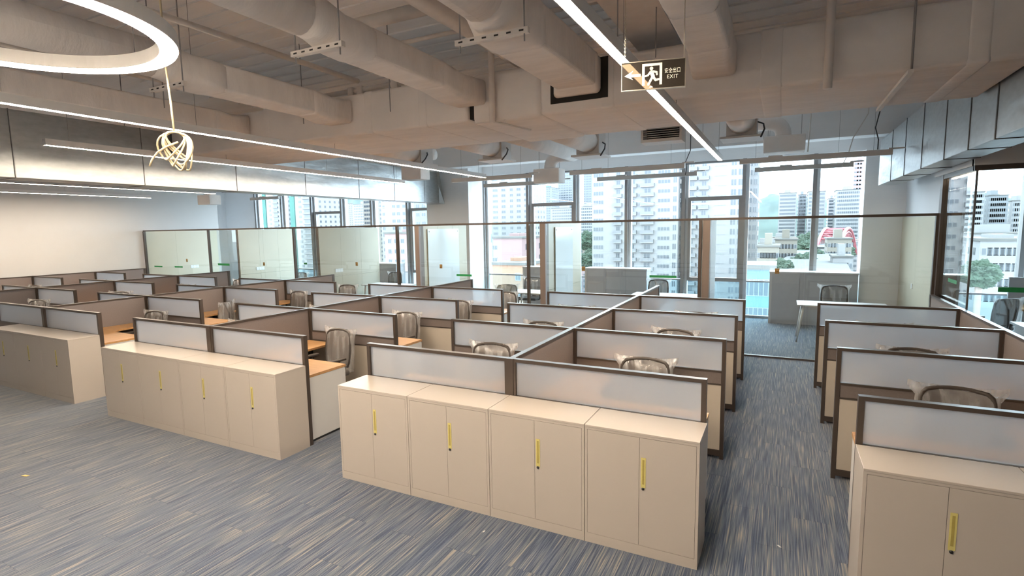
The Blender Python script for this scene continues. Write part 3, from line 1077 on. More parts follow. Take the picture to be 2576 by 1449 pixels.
def branch(lab, x0, x1, z0, z1, yr, yn, rnd, endz, ydrop, strut=True):
    """wrapped branch duct: round towards the viewer, square before the main duct"""
    r = thing('branch_duct', lab, 'duct', (0, 0, 0), group='wrapped branch ducts')
    cx, cz, w, h = (x0 + x1) / 2, (z0 + z1) / 2, x1 - x0, z1 - z0
    D = rnd * 2
    cr_ = 3.72 + rnd
    rings = [rrect(cx, cr_, D, D, yn, rnd * 0.999), rrect(cx, cr_, D, D, yr - 0.62, rnd * 0.999)]
    MB().loft(rings, 'duct').build('round_section', r)
    rings = [rrect(cx, cr_, D * 0.96, D * 0.96, yr - 0.64, rnd * 0.95), rrect(cx, cr_, D * 1.0, D * 1.0, yr - 0.52, rnd * 0.85), rrect(cx, cz, w * 1.14, h * 1.14, yr - 0.30, 0.11),
             rrect(cx, cz, w * 1.10, h * 1.16, yr - 0.12, 0.09), rrect(cx, cz, w * 1.02, h * 1.02, yr + 0.02, 0.05)]
    MB().loft(rings, 'duct').build('transition_collar', r)
    rings = [rrect(cx, cz, w, h, yr, 0.03), rrect(cx, cz, w, h, ydrop, 0.03)]
    MB().loft(rings, 'duct', False).build('square_section', r)
    rings = [rrect(cx, cz, w, h, ydrop, 0.03), rrect(cx, cz, w * 1.06, h * 1.06, ydrop + 0.05, 0.06), rrect(cx - 0.02, cz - 0.03, w * 1.12, h * 1.12, (ydrop + Y0) / 2, 0.07), rrect(cx - 0.03, endz, w * 1.2, h * 1.12, Y0 - 0.038, 0.05)]
    MB().loft(rings, 'duct').build('boot', r)
    # slotted strut on two threaded rods
    if not strut:
        return r
    ys = yr - 0.47
    st = thing('strut_hanger', 'slotted strut on rods carrying the ' + lab.split(' ', 2)[2], 'hanger', (0, 0, 0), group='duct strut hangers')
    zs = cr_ - rnd - 0.078
    bar = MB().box(cx - rnd - 0.10, cx + rnd + 0.10, ys - 0.02, ys + 0.02, zs, zs + 0.04, 'pipe')
    for k in range(6):
        xx = cx - rnd - 0.05 + k * (2 * rnd + 0.10) / 5
        bar.box(xx - 0.018, xx + 0.018, ys - 0.0208, ys - 0.0202, zs + 0.014, zs + 0.026, 'gap')
    bar.build('strut', st)
    for s in (-1, 1):
        MB().tube([(cx + s * (rnd + 0.065), ys, zs - 0.05), (cx + s * (rnd + 0.065), ys, ZC)], 0.006, 'alu', 6).build('threaded_rod', st)
    return r


branch('wrapped branch duct at far left, beyond the ring lamp', -3.78, -3.42, 3.70, 3.98, -0.9, -6.4, 0.165, 3.84, 1.4)
branch('wrapped branch duct passing behind the ring lamp', -1.79, -1.45, 3.70, 3.97, 0.15, -6.4, 0.165, 3.83, 1.3)
branch('wrapped branch duct, left of the plain grey pipe', 0.22, 0.55, 3.70, 3.945, 0.08, -6.4, 0.165, 3.82, 1.08)
branch('wrapped branch duct, left of the exit sign', 1.45, 1.88, 3.70, 4.03, 0.50, -6.4, 0.20, 3.83, 1.78)
branch('wrapped branch duct, right of the exit sign', 2.84, 3.165, 3.69, 3.97, 0.40, -6.4, 0.165, 3.80, 1.25, False)

# plain pipes above
def pipe(pts, r, lab, m='pipe', cat='pipe', group='painted pipes', name='ceiling_pipe', n=14):
    return MB().tube(pts, r, m, n).build(name, label=lab, cat=cat, group=group)


pipe([(0.86, -6.4, 4.2), (0.86, 1.7, 4.2), (0.86, 2.6, 4.2)], 0.10, 'fat plain pipe running between two wrapped branch ducts')
pipe([(-0.2, 0.62, 4.25), (0.76, 0.62, 4.25)], 0.06, 'short cross pipe joining the fat plain pipe')
pipe([(-1.0, 1.3, 4.28), (2.3, 1.3, 4.28)], 0.022, 'thin cross pipe above the branch ducts')
pipe([(-3.0, 2.6, 4.3), (-0.3, 2.6, 4.3)], 0.035, 'sprinkler pipe seen in the gap over the main duct')
pipe([(0.66, 1.86, 3.47), (0.66, 1.86, ZC)], 0.035, 'vertical drain pipe before the main duct at centre')
pipe([(3.89, 1.87, 3.42), (3.89, 1.87, ZC)], 0.035, 'vertical drain pipe before the main duct at right')
pipe([(4.47, 1.90, 3.48), (4.47, 1.90, ZC)], 0.009, 'thin threaded rod beside the right end of the main duct', 'alu', 'rod', None)
pipe([(-1.3, -6.4, 4.18), (-1.3, 1.9, 4.18)], 0.03, 'long thin conduit above the branch duct behind the ring')
pipe([(-3.25, -6.4, 4.15), (-3.25, 1.9, 4.15)], 0.03, 'long thin conduit above the far-left branch duct')
pipe([(-2.6, -6.4, 4.1), (-2.6, 1.9, 4.1)], 0.05, 'conduit between the two left branch ducts')
for i, x in enumerate((-2.05, -1.88, -1.25, -1.0)):
    r_ = thing('sprinkler_head', 'small sprinkler fitting over the main duct, %s from left' % ['first', 'second', 'third', 'fourth'][i], 'sprinkler', (x, 2.6, 4.3), group='sprinkler fittings')
    MB().box(-0.05, 0.05, -0.05, 0.05, -0.09, 0.045, 'pipe', 0.01).build('junction_box', r_)
    MB().tube([(0, 0, -0.09), (0, 0, -0.24)], 0.014, 'pipe', 8).build('drop', r_)
MB().box(0.4, 0.8, Y0 - 0.055, Y0 - 0.045, 3.478, 3.49, 'pipe').tube([(0.68, Y0 - 0.1, 3.47), (0.80, Y0 + 0.35, 3.465), (0.86, Y0 + 0.5, 3.455)], 0.010, 'pipe', 8).build('drain_hose', label='thin grey hose looped under the centre duct sleeve', cat='hose')
rods = [(-2.3, 1.9), (-0.8, 1.9), (2.35, 0.9), (2.55, 1.4), (-4.5, 0.8), (-2.9, 0.4)]
for i, (x, y) in enumerate(rods):
    MB().tube([(x, y, 3.75), (x, y, ZC)], 0.006, 'alu', 6).build('threaded_rod', label='thin hanging rod among the ducts, number %s from the left' % ['three', 'four', 'five', 'six', 'one', 'two'][i], cat='rod', group='hanging rods')
# dark flat duct behind the sign
fd = thing('flat_duct', 'dark flat duct with a lip above the exit sign', 'duct', (0, 0, 0))
MB().box(2.1, 2.62, -1.15, 0.9, 4.15, 4.35, 'duct', 0.02).build('duct_section', fd)
MB().box(2.0, 2.72, 0.88, 0.92, 4.12, 4.38, 'pipe').build('lip', fd)
MB().box(2.13, 2.59, 0.92, 2.6, 4.17, 4.33, 'pipe').build('duct_section', fd)

# ------------------------------------------------------------------ galvanised ducts
def galv_duct(lab, x0, x1, z0, z1, ys, m='galv', fw=0.0115, fm='galvdark'):
    r = thing('galvanised_duct', lab, 'duct', (0, 0, 0), group='bare galvanised ducts')
    for i in range(len(ys) - 1):
        MB().box(x0, x1, ys[i] + fw + 0.0005, ys[i + 1] - fw - 0.0005, z0, z1, m, 0.006).build('duct_section', r)
        if i:
            MB().box(x0 - 0.006, x1 + 0.006, ys[i] - fw, ys[i] + fw, z0 - 0.006, z1 + 0.006, fm).build('flange', r)
    return r


gl = galv_duct('bare galvanised duct running towards the windows at left', -5.84, -5.4, 3.05, 3.93, [-6.0, -3.4, -0.1, 1.5, 3.1, 4.7, 6.3, 7.6, 8.9, 9.6], 'galv', 0.003, 'alu')
MB().loft([[(-5.4, 9.6, 3.05), (-5.4, 9.6, 3.93), (-5.84, 9.6, 3.93), (-5.84, 9.6, 3.05)], [(-5.3, 9.74, 3.03), (-5.3, 9.5, 3.94), (-5.84, 9.5, 3.94), (-5.84, 9.74, 3.03)]], 'galv', False).build('end_collar', gl)
galv_duct('bare galvanised duct with dark flanges at right', 5.3, 5.64, 3.03, 3.92, [1.2, 2.2, 2.95, 3.75, 4.7, 5.9, 7.1, 8.3, 9.7])

# ------------------------------------------------------------------ lamps
def linear_lamp(x, y0, y1, z, lab, lit=True, axis='y', w=0.07, h=0.075, rods=None):
    r = thing('linear_pendant_lamp', lab, 'lamp', (x, y0, z) if axis == 'y' else (y0, x, z), 0 if axis == 'y' else -math.pi / 2, 'linear pendant lamps')
    L = y1 - y0
    hs = MB().box(-w / 2, w / 2, 0, L, 0.008, h, 'lamp').box(-w / 2, -w / 2 + 0.006, 0, L, 0, 0.008, 'lamp').box(w / 2 - 0.006, w / 2, 0, L, 0, 0.008, 'lamp')
    hs.build('housing', r)
    MB().box(-w / 2 + 0.0065, w / 2 - 0.0065, 0.004, L - 0.004, -0.002, 0.0075, 'led' if lit else 'lampd').build('diffuser', r)
    MB().box(-w / 2 - 0.001, w / 2 + 0.001, L, L + 0.004, -0.002, h, 'lamp').build('end_cap', r)
    MB().box(-w / 2 - 0.001, w / 2 + 0.001, -0.004, 0, -0.002, h, 'lamp').build('end_cap', r)
    k = max(2, int(L / 1.8) + 1)
    for i in range(k):
        yy = 0.25 + (L - 0.5) * i / (k - 1)
        wy = y0 + yy if axis == 'y' else x
        ztop = (Z0 if 1.88 < wy < 3.56 else ZC) - z
        MB().tube([(0, yy, h), (0, yy, ztop)], 0.0025, 'alu', 6).build('suspension_wire', r)
        if not lit:
            MB().box(-0.02, 0.02, yy + 0.2, yy + 0.42, h, h + 0.022, 'lamp').build('driver_clip', r)
    return r


ZL = 3.35
linear_lamp(2.63, -6.0, 6.1, ZL, 'lit linear pendant lamp passing behind the exit sign')
linear_lamp(-2.02, -6.0, 6.38, ZL, 'long lit linear pendant lamp behind the hanging cable coil')
linear_lamp(-4.2, -0.25, 6.45, ZL, 'shorter lit linear pendant lamp with its near end in view')
linear_lamp(-10.25, -2.0, 5.98, ZL, 'lit linear pendant lamp just under the galvanised duct edge')
linear_lamp(-13.2, -2.0, 5.95, ZL, 'lit linear pendant lamp closest to the left wall')
for i, (xa, xb, y) in enumerate(((-3.2, -1.2, 6.95), (-3.35, -1.15, 8.7), (-0.33, 1.93, 6.95), (-0.3, 1.91, 8.68), (2.88, 5.1, 6.9), (3.05, 4.75, 8.65), (-12.25, -10.9, 8.6))):
    linear_lamp(y, xa, xb, ZL, 'unlit linear pendant lamp, %s' % ('front one beside the column', 'rear one beside the column', 'front one over the middle glass office', 'rear one over the middle glass office', 'front one over the right-end glass office', 'rear one over the right-end glass office', 'at the far-left windows')[i], False, 'x', 0.065, 0.085)
# ring lamp
rl = thing('ring_pendant_lamp', 'lit round ring pendant lamp hanging at the upper left', 'lamp', (0.105, -2.19, 3.30))
RO, RI = 0.757, 0.677
N = 96


def annulus(mb, ro, ri, z0, z1, m):
    V = []
    for rad, z in ((ro, z0), (ro, z1), (ri, z1), (ri, z0)):
        V += [(rad * math.cos(2 * math.pi * k / N), rad * math.sin(2 * math.pi * k / N), z) for k in range(N)]
    F = []
    for q in range(4):
        for k in range(N):
            F.append((q * N + k, q * N + (k + 1) % N, ((q + 1) % 4) * N + (k + 1) % N, ((q + 1) % 4) * N + k))
    return mb.add(V, F, m, False)


annulus(MB(), RO + 0.006, RI - 0.006, 0.0085, 0.085, 'lamp').build('housing', rl)
annulus(MB(), RO, RI, 0.0, 0.008, 'led').build('diffuser', rl)
for an in (0, 100, 180, 264):
    t = math.radians(an)
    MB().tube([(0.717 * math.cos(t), 0.717 * math.sin(t), 0.085), (0.717 * math.cos(t), 0.717 * math.sin(t), ZC - 3.3)], 0.003, 'alu', 6).build('suspension_wire', rl)

# ------------------------------------------------------------------ exit sign
pl_, pr_ = at(1563, 194, 3.06), at(1725, 182, 2.97)
sw = float(np.hypot(pr_[0] - pl_[0], pr_[1] - pl_[1]))
sh_ = 0.157
es = thing('exit_sign', 'hanging dark exit sign with running figure, arrow and lettering', 'sign', (pl_[0], pl_[1], (pl_[2] + pr_[2]) / 2), math.atan2(pr_[1] - pl_[1], pr_[0] - pl_[0]))
MB().box(0.004, sw - 0.004, 0.0, 0.012, -sh_ / 2 + 0.004, sh_ / 2 - 0.004, 'sign').build('face_panel', es)
fr = MB().box(0, sw, -0.002, 0.016, sh_ / 2 - 0.004, sh_ / 2 + 0.001, 'signf').box(0, sw, -0.002, 0.016, -sh_ / 2 - 0.001, -sh_ / 2 + 0.004, 'signf')
fr.box(0, 0.004, -0.002, 0.016, -sh_ / 2 + 0.004, sh_ / 2 - 0.004, 'signf').box(sw - 0.004, sw, -0.002, 0.016, -sh_ / 2 + 0.004, sh_ / 2 - 0.004, 'signf')
fr.build('frame', es)


def flat(parts, name, m='signw', y=-0.0012):
    mb = MB()
    for pts in parts:
        mb.add([(x * sw, y, z * sh_) for x, z in pts], [tuple(range(len(pts)))], m)
    return mb.build(name, es)


def stroke(x0, z0, x1, z1, w):
    """thick line in sign units, round enough at this size"""
    ax, az, bx_, bz = x0 * sw, z0 * sh_, x1 * sw, z1 * sh_
    dx, dz = bx_ - ax, bz - az
    L = math.hypot(dx, dz)
    ux, uz = dx / L, dz / L
    h = w * sh_ / 2
    P = []
    for k in range(7):
        t = math.pi / 2 + math.pi * k / 6
        P.append((ax + h * (ux * math.cos(t) - uz * math.sin(t)), az + h * (uz * math.cos(t) + ux * math.sin(t))))
    for k in range(7):
        t = -math.pi / 2 + math.pi * k / 6
        P.append((bx_ + h * (ux * math.cos(t) - uz * math.sin(t)), bz + h * (uz * math.cos(t) + ux * math.sin(t))))
    return [(x / sw, z / sh_) for x, z in P]


flat([[(0.05, 0.02), (0.19, 0.20), (0.15, 0.07), (0.31, 0.07), (0.31, -0.03), (0.15, -0.03), (0.19, -0.13)]], 'arrow')
flat([[(0.33, -0.36), (0.33, 0.40), (0.37, 0.40), (0.37, -0.36)], [(0.37, 0.40), (0.37, 0.31), (0.64, 0.31), (0.64, 0.40)], [(0.60, 0.31), (0.60, -0.36), (0.64, -0.36), (0.64, 0.31)]], 'door_pictogram')
hd = [(0.475 + 0.028 * math.cos(t), 0.225 + 0.028 * sw / sh_ * math.sin(t)) for t in np.linspace(0, 2 * math.pi, 20)[:-1]]
flat([hd, stroke(0.475, 0.10, 0.50, -0.06, 0.13), stroke(0.465, 0.12, 0.42, -0.01, 0.07), stroke(0.42, -0.01, 0.385, -0.03, 0.065), stroke(0.50, 0.12, 0.555, 0.08, 0.07),
      stroke(0.555, 0.08, 0.56, 0.0, 0.065), stroke(0.49, -0.08, 0.455, -0.22, 0.085), stroke(0.455, -0.22, 0.43, -0.33, 0.08), stroke(0.505, -0.08, 0.54, -0.19, 0.085), stroke(0.54, -0.19, 0.59, -0.17, 0.075),
      [(0.44, -0.44), (0.50, -0.44), (0.49, -0.40), (0.46, -0.375)]], 'running_figure')


def text_mesh(txt, size, x, z, name, sx=1.0):
    cu = bpy.data.curves.new('lettering', 'FONT')
    cu.body = txt
    cu.size = size
    cu.align_x = 'CENTER'
    cu.fill_mode = 'FRONT'
    cu.space_character = 1.1
    ob = bpy.data.objects.new('lettering_curve', cu)
    COL.objects.link(ob)
    dg = bpy.context.evaluated_depsgraph_get()
    dg.update()
    me = bpy.data.meshes.new_from_object(ob.evaluated_get(dg))
    bpy.data.objects.remove(ob)
    me.transform(Matrix.Diagonal((sx, 1, 1, 1)))
    me.transform(Matrix.Rotation(math.pi / 2, 4, 'X'))
    me.materials.clear()
    me.materials.append(MT['signw'])
    o = place(me, name, es, (x * sw, -0.0014, z * sh_))
    return o


text_mesh('\u5b89\u5168\u51fa\u53e3', 0.030, 0.80, 0.03, 'lettering', 0.70)
text_mesh('EXIT', 0.029, 0.80, -0.17, 'lettering', 0.95)
# left chain and right rod of the sign
ch = MB()
zz = sh_ / 2 + 0.004
k = 0
while zz < 0.34:
    ring = [(0.02 + (0.004 * math.cos(t) if k % 2 else 0), 0.008 + (0 if k % 2 else 0.004 * math.cos(t)), zz + 0.006 + 0.007 * math.sin(t)) for t in np.linspace(0, 2 * math.pi, 9)[:-1]]
    ch.tube(ring, 0.0012, 'signf', 5, closed=True)
    zz += 0.0105
    k += 1
ch.tube([(0.02, 0.008, zz), (0.02, 0.008, ZC - float((pl_[2] + pr_[2]) / 2))], 0.002, 'signf', 6)
ch.build('chain', es)
MB().tube([(sw - 0.01, 0.008, sh_ / 2), (sw - 0.01, 0.008, 3.63 - float((pl_[2] + pr_[2]) / 2))], 0.0022, 'signf', 6).build('hanging_wire', es)

# ------------------------------------------------------------------ hanging cable coil
cd = 3.5
top = Vector(at(438, 330, cd))
co = thing('cable_coil', 'coil of cream cable hanging from the ceiling below the ring lamp', 'cable', tuple(top))
MB().tube([(0.0, 0.0, 0.0), (-0.01, 0.0, 0.18), (-0.03, 0.0, 0.40), (-0.03, 0, ZC - top.z)], 0.0065, 'cable', 8).build('hanging_cable', co)
lp = MB()
rg = random.Random(3)
rx = Vector(RT).normalized()
for k in range(9):
    w = rg.uniform(0.05, 0.10)
    h = rg.uniform(0.17, 0.26)
    sxx = rg.uniform(-0.04, 0.09) + (k - 4) * 0.008
    pts = []
    ph = rg.uniform(-0.35, 0.35)
    for t in np.linspace(0, 2 * math.pi, 22)[:-1]:
        u = sxx * (1 - math.cos(t)) / 2 + w * math.sin(t) * (0.6 + 0.4 * (1 - math.cos(t)) / 2)
        z = -0.005 - h * (1 - math.cos(t)) / 2
        pts.append((rx.x * u + 0.02 * math.sin(t + ph) - rx.y * ph * 0.05, rx.y * u + 0.03 * math.sin(t * 2 + ph), z))
    lp.tube(pts, 0.0060, 'cable', 7, closed=True)
lp.build('coil_loops', co)
e = [(0.02, 0.0, -0.07), (-0.05, -0.01, -0.10), (-0.11, -0.01, -0.135), (-0.15, -0.01, -0.18), (-0.17, -0.01, -0.225)]
MB().tube([(rx.x * p[0], rx.y * p[0] + p[1], p[2]) for p in e], 0.0065, 'cable', 8).build('loose_end', co)

# ------------------------------------------------------------------ air outlets behind the main duct
def outlet(px0, px1, py0, py1, depth, lab, elbow=1):
    p0, p1 = at(px0, py1, depth), at(px1, py0, depth)
    x0, x1 = sorted((p0[0], p1[0]))
    yb = (p0[1] + p1[1]) / 2
    z0, z1 = sorted((p0[2], p1[2]))
    w = (px1 - px0) / FPX * depth
    cx = (x0 + x1) / 2
    r = thing('air_outlet_box', lab, 'vent', (cx, yb, z0), 0, 'air outlet boxes')
    h = z1 - z0
    MB().box(-w / 2, w / 2, 0, 0.38, 0, h, 'duct', 0.02).build('plenum', r)
    pts = [(elbow * 0.02, 0.2, h)] + [(elbow * (0.02 + 0.22 - 0.22 * math.cos(t)), 0.2, h + 0.04 + 0.22 * math.sin(t)) for t in np.linspace(0, math.pi / 2, 7)] + [(elbow * 0.55, 0.2, h + 0.26)]
    MB().tube(pts, 0.13, 'duct', 16).build('elbow', r)
    for s in (-1, 1):
        MB().tube([(s * w * 0.4, 0.19, h), (s * w * 0.4, 0.19, ZC - z0)], 0.004, 'alu', 6).build('threaded_rod', r)
    return r


outlet(1338, 1408, 423, 460, 11.5, 'wrapped air outlet box with elbow at centre, before the windows')
outlet(1925, 2020, 339, 382, 9.3, 'wrapped air outlet box with elbow left of the right galvanised duct', -1)
outlet(1003, 1063, 418, 452, 12.5, 'wrapped air outlet box before the end of the left galvanised duct', 1)
outlet(487, 536, 490, 515, 16.5, 'wrapped air outlet box below the left galvanised duct', 1)


def vav(x, y0, y1, z, r0, lab):
    r = thing('round_spigot_duct', lab, 'duct', (x, y0, z), 0, 'round spigot ducts')
    L = y1 - y0
    MB().tube([(0, 0, 0), (0, L, 0)], r0, 'duct', 18).build('round_section', r)
    MB().box(-r0 - 0.02, r0 + 0.02, L, L + 0.38, -r0 - 0.02, r0 + 0.06, 'lamp', 0.004).build('control_box', r)
    MB().box(-r0 - 0.10, r0 + 0.10, L - 0.05, L + 0.42, -r0 - 0.06, -r0 - 0.03, 'lamp').build('tray', r)
    MB().tube([(r0 + 0.02, L + 0.2, 0), (r0 + 0.10, L + 0.1, -0.05), (r0 + 0.12, L, -0.14), (r0 + 0.08, L - 0.1, -r0 - 0.08)], 0.012, 'dcable', 6).build('flex_lead', r)


vav(-1.05, 3.53, 4.95, 3.72, 0.17, 'round wrapped spigot with control box left of the centre outlet')
vav(-2.6, 3.53, 4.7, 3.72, 0.17, 'round wrapped spigot with control box at the end of the long lamp')
vav(0.60, 3.477, 5.3, 3.72, 0.18, 'round wrapped spigot with control box left of the louvre grille')
vav(3.02, 3.457, 4.9, 3.75, 0.18, 'round wrapped spigot with control box right of the lit lamp end')
MB().tube([(-0.35, 3.53, 3.8), (-0.35, 5.5, 3.8), (-0.35, 7.2, 3.8)], 0.15, 'duct', 18).build('round_supply_duct', label='long round wrapped duct feeding the centre outlet box', cat='duct')
# louvre grille
p = on(1612, 345, 'y', 4.0)
q_ = on(1715, 325, 'y', 4.0)
lg = thing('louvre_grille', 'slatted louvre grille under the main duct beside the lit lamp', 'vent', (p[0], 4.0, p[2] - 0.06))
w = q_[0] - p[0]
gfm = MB().box(0, w, 0, 0.3, 0.2, 0.24, 'lamp').box(0, w, 0, 0.3, -0.02, 0.02, 'lamp').box(0, 0.03, 0, 0.3, 0.02, 0.2, 'lamp').box(w - 0.03, w, 0, 0.3, 0.02, 0.2, 'lamp').box(0.03, w - 0.03, 0.25, 0.3, 0.02, 0.2, 'gap')
gfm.build('frame', lg)
for s_ in (0.06, w - 0.06):
    MB().tube([(s_, 0.15, 0.24), (s_, 0.15, ZC - lg.location.z)], 0.004, 'alu', 6).build('threaded_rod', lg)
for k in range(6):
    z = 0.035 + k * 0.028
    MB().add([(0.03, 0.0, z), (w - 0.03, 0.0, z), (w - 0.03, 0.04, z + 0.016), (0.03, 0.04, z + 0.016), (0.03, 0.0, z + 0.004), (w - 0.03, 0.0, z + 0.004), (w - 0.03, 0.04, z + 0.02), (0.03, 0.04, z + 0.02)],
             [(0, 1, 2, 3), (4, 5, 6, 7), (0, 1, 5, 4), (2, 3, 7, 6), (0, 3, 7, 4), (1, 2, 6, 5)], 'lamp').build('slat', lg)
# loose leads by the windows
for i, (px0, py0, px1, py1, y, lab) in enumerate(((1737, 378, 1724, 440, 8.6, 'black lead dropping to the rear lamp of the middle office'), (2185, 285, 2118, 418, 8.6, 'grey conduit bending down to the rear lamp of the right-end office'),
                                                  (2215, 275, 2208, 376, 7.06, 'black lead hanging by the right galvanised duct'), (2040, 292, 2032, 382, 8.0, 'straight white drop tube by the right outlet box'))):
    a0, a1 = Vector(on(px0, py0, 'y', y)), Vector(on(px1, py1, 'y', y))
    mid = a0.lerp(a1, 0.45) + Vector((-0.05 if i != 3 else 0, 0, 0))
    MB().tube([(a0.x, a0.y, ZC)] + [tuple(a0), tuple(mid), tuple(a0.lerp(a1, 0.75)), tuple(a1)], 0.012 if i == 3 else 0.009, 'dcable' if i in (0, 2) else 'pipe', 8).build('hanging_lead', label=lab, cat='cable', group='hanging leads')
MB().box(4.44, 4.48, 1.86, 3.5, 3.466, 3.494, 'pipe').build('support_rail', label='thin rail crossing the underside of the main duct at right', cat='rail')

# ------------------------------------------------------------------ scraps on the carpet
for i, (px, py, sz, m_) in enumerate(((64, 1197, 0.035, 'paperscrap'), (1217, 1338, 0.014, 'white'), (1960, 1375, 0.016, 'white'))):
    p = on(px, py, 'z', 0)
    MB().poly([(-sz, -sz * .3), (sz * .7, -sz * .35), (sz, sz * .3), (-sz * .6, sz * .35)], 0.0005, 0.004, m_).build('paper_scrap', loc=(p[0], p[1], 0), rz=0.3 + i, label=('yellow scrap on the carpet at far left', 'tiny white scrap on the carpet before the centre cabinets', 'tiny white scrap on the aisle carpet')[i], cat='litter')

# ================================================================== the city outside
CITY = dict(
    white=mat('facade_white', (0.135, 0.133, 0.136), 0.8, noise=0.04, nscale=0.1),
    grey=mat('facade_grey', (0.100, 0.106, 0.115), 0.8, noise=0.05, nscale=0.1),
    pink=mat('facade_pink', (0.161, 0.104, 0.103), 0.8, noise=0.05, nscale=0.1),
    orange=mat('facade_orange', (0.176, 0.097, 0.064), 0.8, noise=0.05, nscale=0.1),
    beige=mat('facade_beige', (0.126, 0.111, 0.094), 0.8, noise=0.05, nscale=0.1),
    green=mat('facade_green', (0.092, 0.141, 0.131), 0.8, noise=0.05, nscale=0.1),
    teal=mat('scaffold_green', (0.018, 0.075, 0.060), 0.8, noise=0.1, nscale=0.3),
    blue=mat('facade_blue_glass', (0.039, 0.087, 0.113), 0.25, noise=0.08, nscale=0.1),
    pane=mat('far_window_pane', (0.031, 0.037, 0.045), 0.2, noise=0.12, nscale=0.5),
    trim=mat('far_window_trim', (0.148, 0.148, 0.151), 0.7, noise=0.03),
    rail=mat('balcony_rail', (0.085, 0.087, 0.093), 0.6, noise=0.12, nscale=2),
    red=mat('bridge_red', (0.195, 0.034, 0.044), 0.5, noise=0.05),
    roof=mat('flat_roof', (0.065, 0.063, 0.061), 0.9, noise=0.2, nscale=0.2),
    tree=mat('tree_green', (0.019, 0.037, 0.022), 0.9, noise=0.35, nscale=0.3),
    hill=mat('hill_forest', (0.037, 0.056, 0.051), 0.95, noise=0.25, nscale=0.02),
    ground=mat('city_ground', (0.209, 0.213, 0.209), 0.95, noise=0.15, nscale=0.02),
    road=mat('road_surface', (0.052, 0.053, 0.055), 0.9, noise=0.08, nscale=0.1),
)
for k_, v_ in CITY.items():
    MT['x_' + k_] = v_
GZ = -45.0
gnd = MB()
gnd.add([(-2500, 12, GZ), (2500, 12, GZ), (2500, 3000, GZ), (-2500, 3000, GZ)], [(0, 1, 2, 3)], 'x_ground')
struct('ground', gnd, 'pale ground of the city far below the windows')

WIN = {}


def window_mesh(w, h, kind):
    key = (round(w, 2), round(h, 2), kind)
    if key in WIN:
        return WIN[key]
    mb = MB()
    mb.box(-w / 2, w / 2, -0.06, 0.0, 0, h, 'x_trim')
    t = min(0.12, w * 0.1)
    nn = 2 if kind != 'wide' else 4
    for i in range(nn):
        a0 = -w / 2 + t + (w - t) * i / nn
        a1 = -w / 2 + (w - t) * (i + 1) / nn + (t * (i + 1) / nn if False else 0)
        mb.box(a0, a1 - 0.02, -0.09, -0.0605, t, h - t, 'x_pane')
    WIN[key] = mb.mesh('window')
    return WIN[key]


def balcony_mesh(w, d, h):
    key = ('b', round(w, 2), round(d, 2), round(h, 2))
    if key not in WIN:
        mb = MB()
        mb.box(-w / 2, w / 2, -d, 0, -0.15, 0.0, 'x_trim')
        mb.box(-w / 2, w / 2, -d, -d + 0.08, 0.0, h, 'x_rail')
        mb.box(-w / 2, -w / 2 + 0.08, -d + 0.08, 0, 0.0, h, 'x_rail').box(w / 2 - 0.08, w / 2, -d + 0.08, 0, 0.0, h, 'x_rail')
        WIN[key] = mb.mesh('balcony')
    return WIN[key]


def tower(lab, px0, px1, top, D, th, m, cols, fl=3.0, single=True, zlow=None, ztop=None, roof=None, name='residential_tower', grp='towers outside the windows'):
    """facade towards the room at y = D; cols = list of (centre 0..1, width m, height m, kind)"""
    x0, x1 = on(px0, 560, 'y', D)[0], on(px1, 560, 'y', D)[0]
    zt = on((px0 + px1) / 2, top, 'y', D)[2] if ztop is None else ztop
    r = thing(name, lab, 'building', ((x0 + x1) / 2, D, GZ), 0, grp)
    W_ = x1 - x0
    H = zt - GZ
    b = MB().box(-W_ / 2, W_ / 2, 0, th, 0, H, m)
    b.build('wall', r)
    rf = MB().box(-W_ / 2 - 0.3, W_ / 2 + 0.3, -0.3, th + 0.3, H, H + 0.5, 'x_roof')
    if name != 'office_block':
        rf.box(-W_ * 0.2, W_ * 0.15, th * 0.3, th * 0.7, H + 0.5, H + (3.5 if D > 140 else 1.2), roof or m)
    rf.build('roof', r)
    zl = on((px0 + px1) / 2, 745, 'y', D)[2] if zlow is None else zlow
    zh = min(zt, on((px0 + px1) / 2, 395, 'y', D)[2])
    rows = [H - 0.6 - fl * (i + 1) for i in range(80)]
    rows = [z for z in rows if zl - GZ - fl < z < zh - GZ and z > 0]
    grid = MB()
    for z in rows:
        for cx, w, h, kind in cols:
            x = -W_ / 2 + cx * W_
            if kind == 'balcony':
                if single:
                    place(balcony_mesh(w, 1.1, 1.0), 'balcony', r, (x, 0, z + 0.1))
                    place(window_mesh(w * 0.5, 1.7, 'two'), 'window', r, (x, 0, z + 0.9))
                else:
                    grid.box(x - w / 2, x + w / 2, -0.8, 0, z, z + 1.0, 'x_rail').box(x - w * .4, x + w * .4, -0.05, 0, z + 1.1, z + 2.5, 'x_pane')
            elif kind == 'teal':
                grid.box(x - w / 2, x + w / 2, -0.5, 0, z, z + fl, 'x_teal')
            elif single:
                place(window_mesh(w, h, kind), 'window', r, (x, 0, z + 0.8))
            else:
                grid.box(x - w / 2, x + w / 2, -0.08, 0, z + 0.8, z + 0.8 + h, 'x_pane')
    # side that faces the room's middle
    sx = W_ / 2 if (x0 + x1) / 2 < 2 else -W_ / 2
    for z in rows:
        for yy in np.arange(th * 0.2, th * 0.95, 4.0):
            grid.box(sx - 0.06, sx + 0.06, yy - 0.7, yy + 0.7, z + 0.8, z + 2.2, 'x_pane')
    if grid.v:
        grid.build('window_grid', r, kind='stuff')
    return r


def even(n, w, h, kind='two', lo=0.06, hi=0.94):
    return [(lo + (hi - lo) * (i + 0.5) / n, w, h, kind) for i in range(n)]


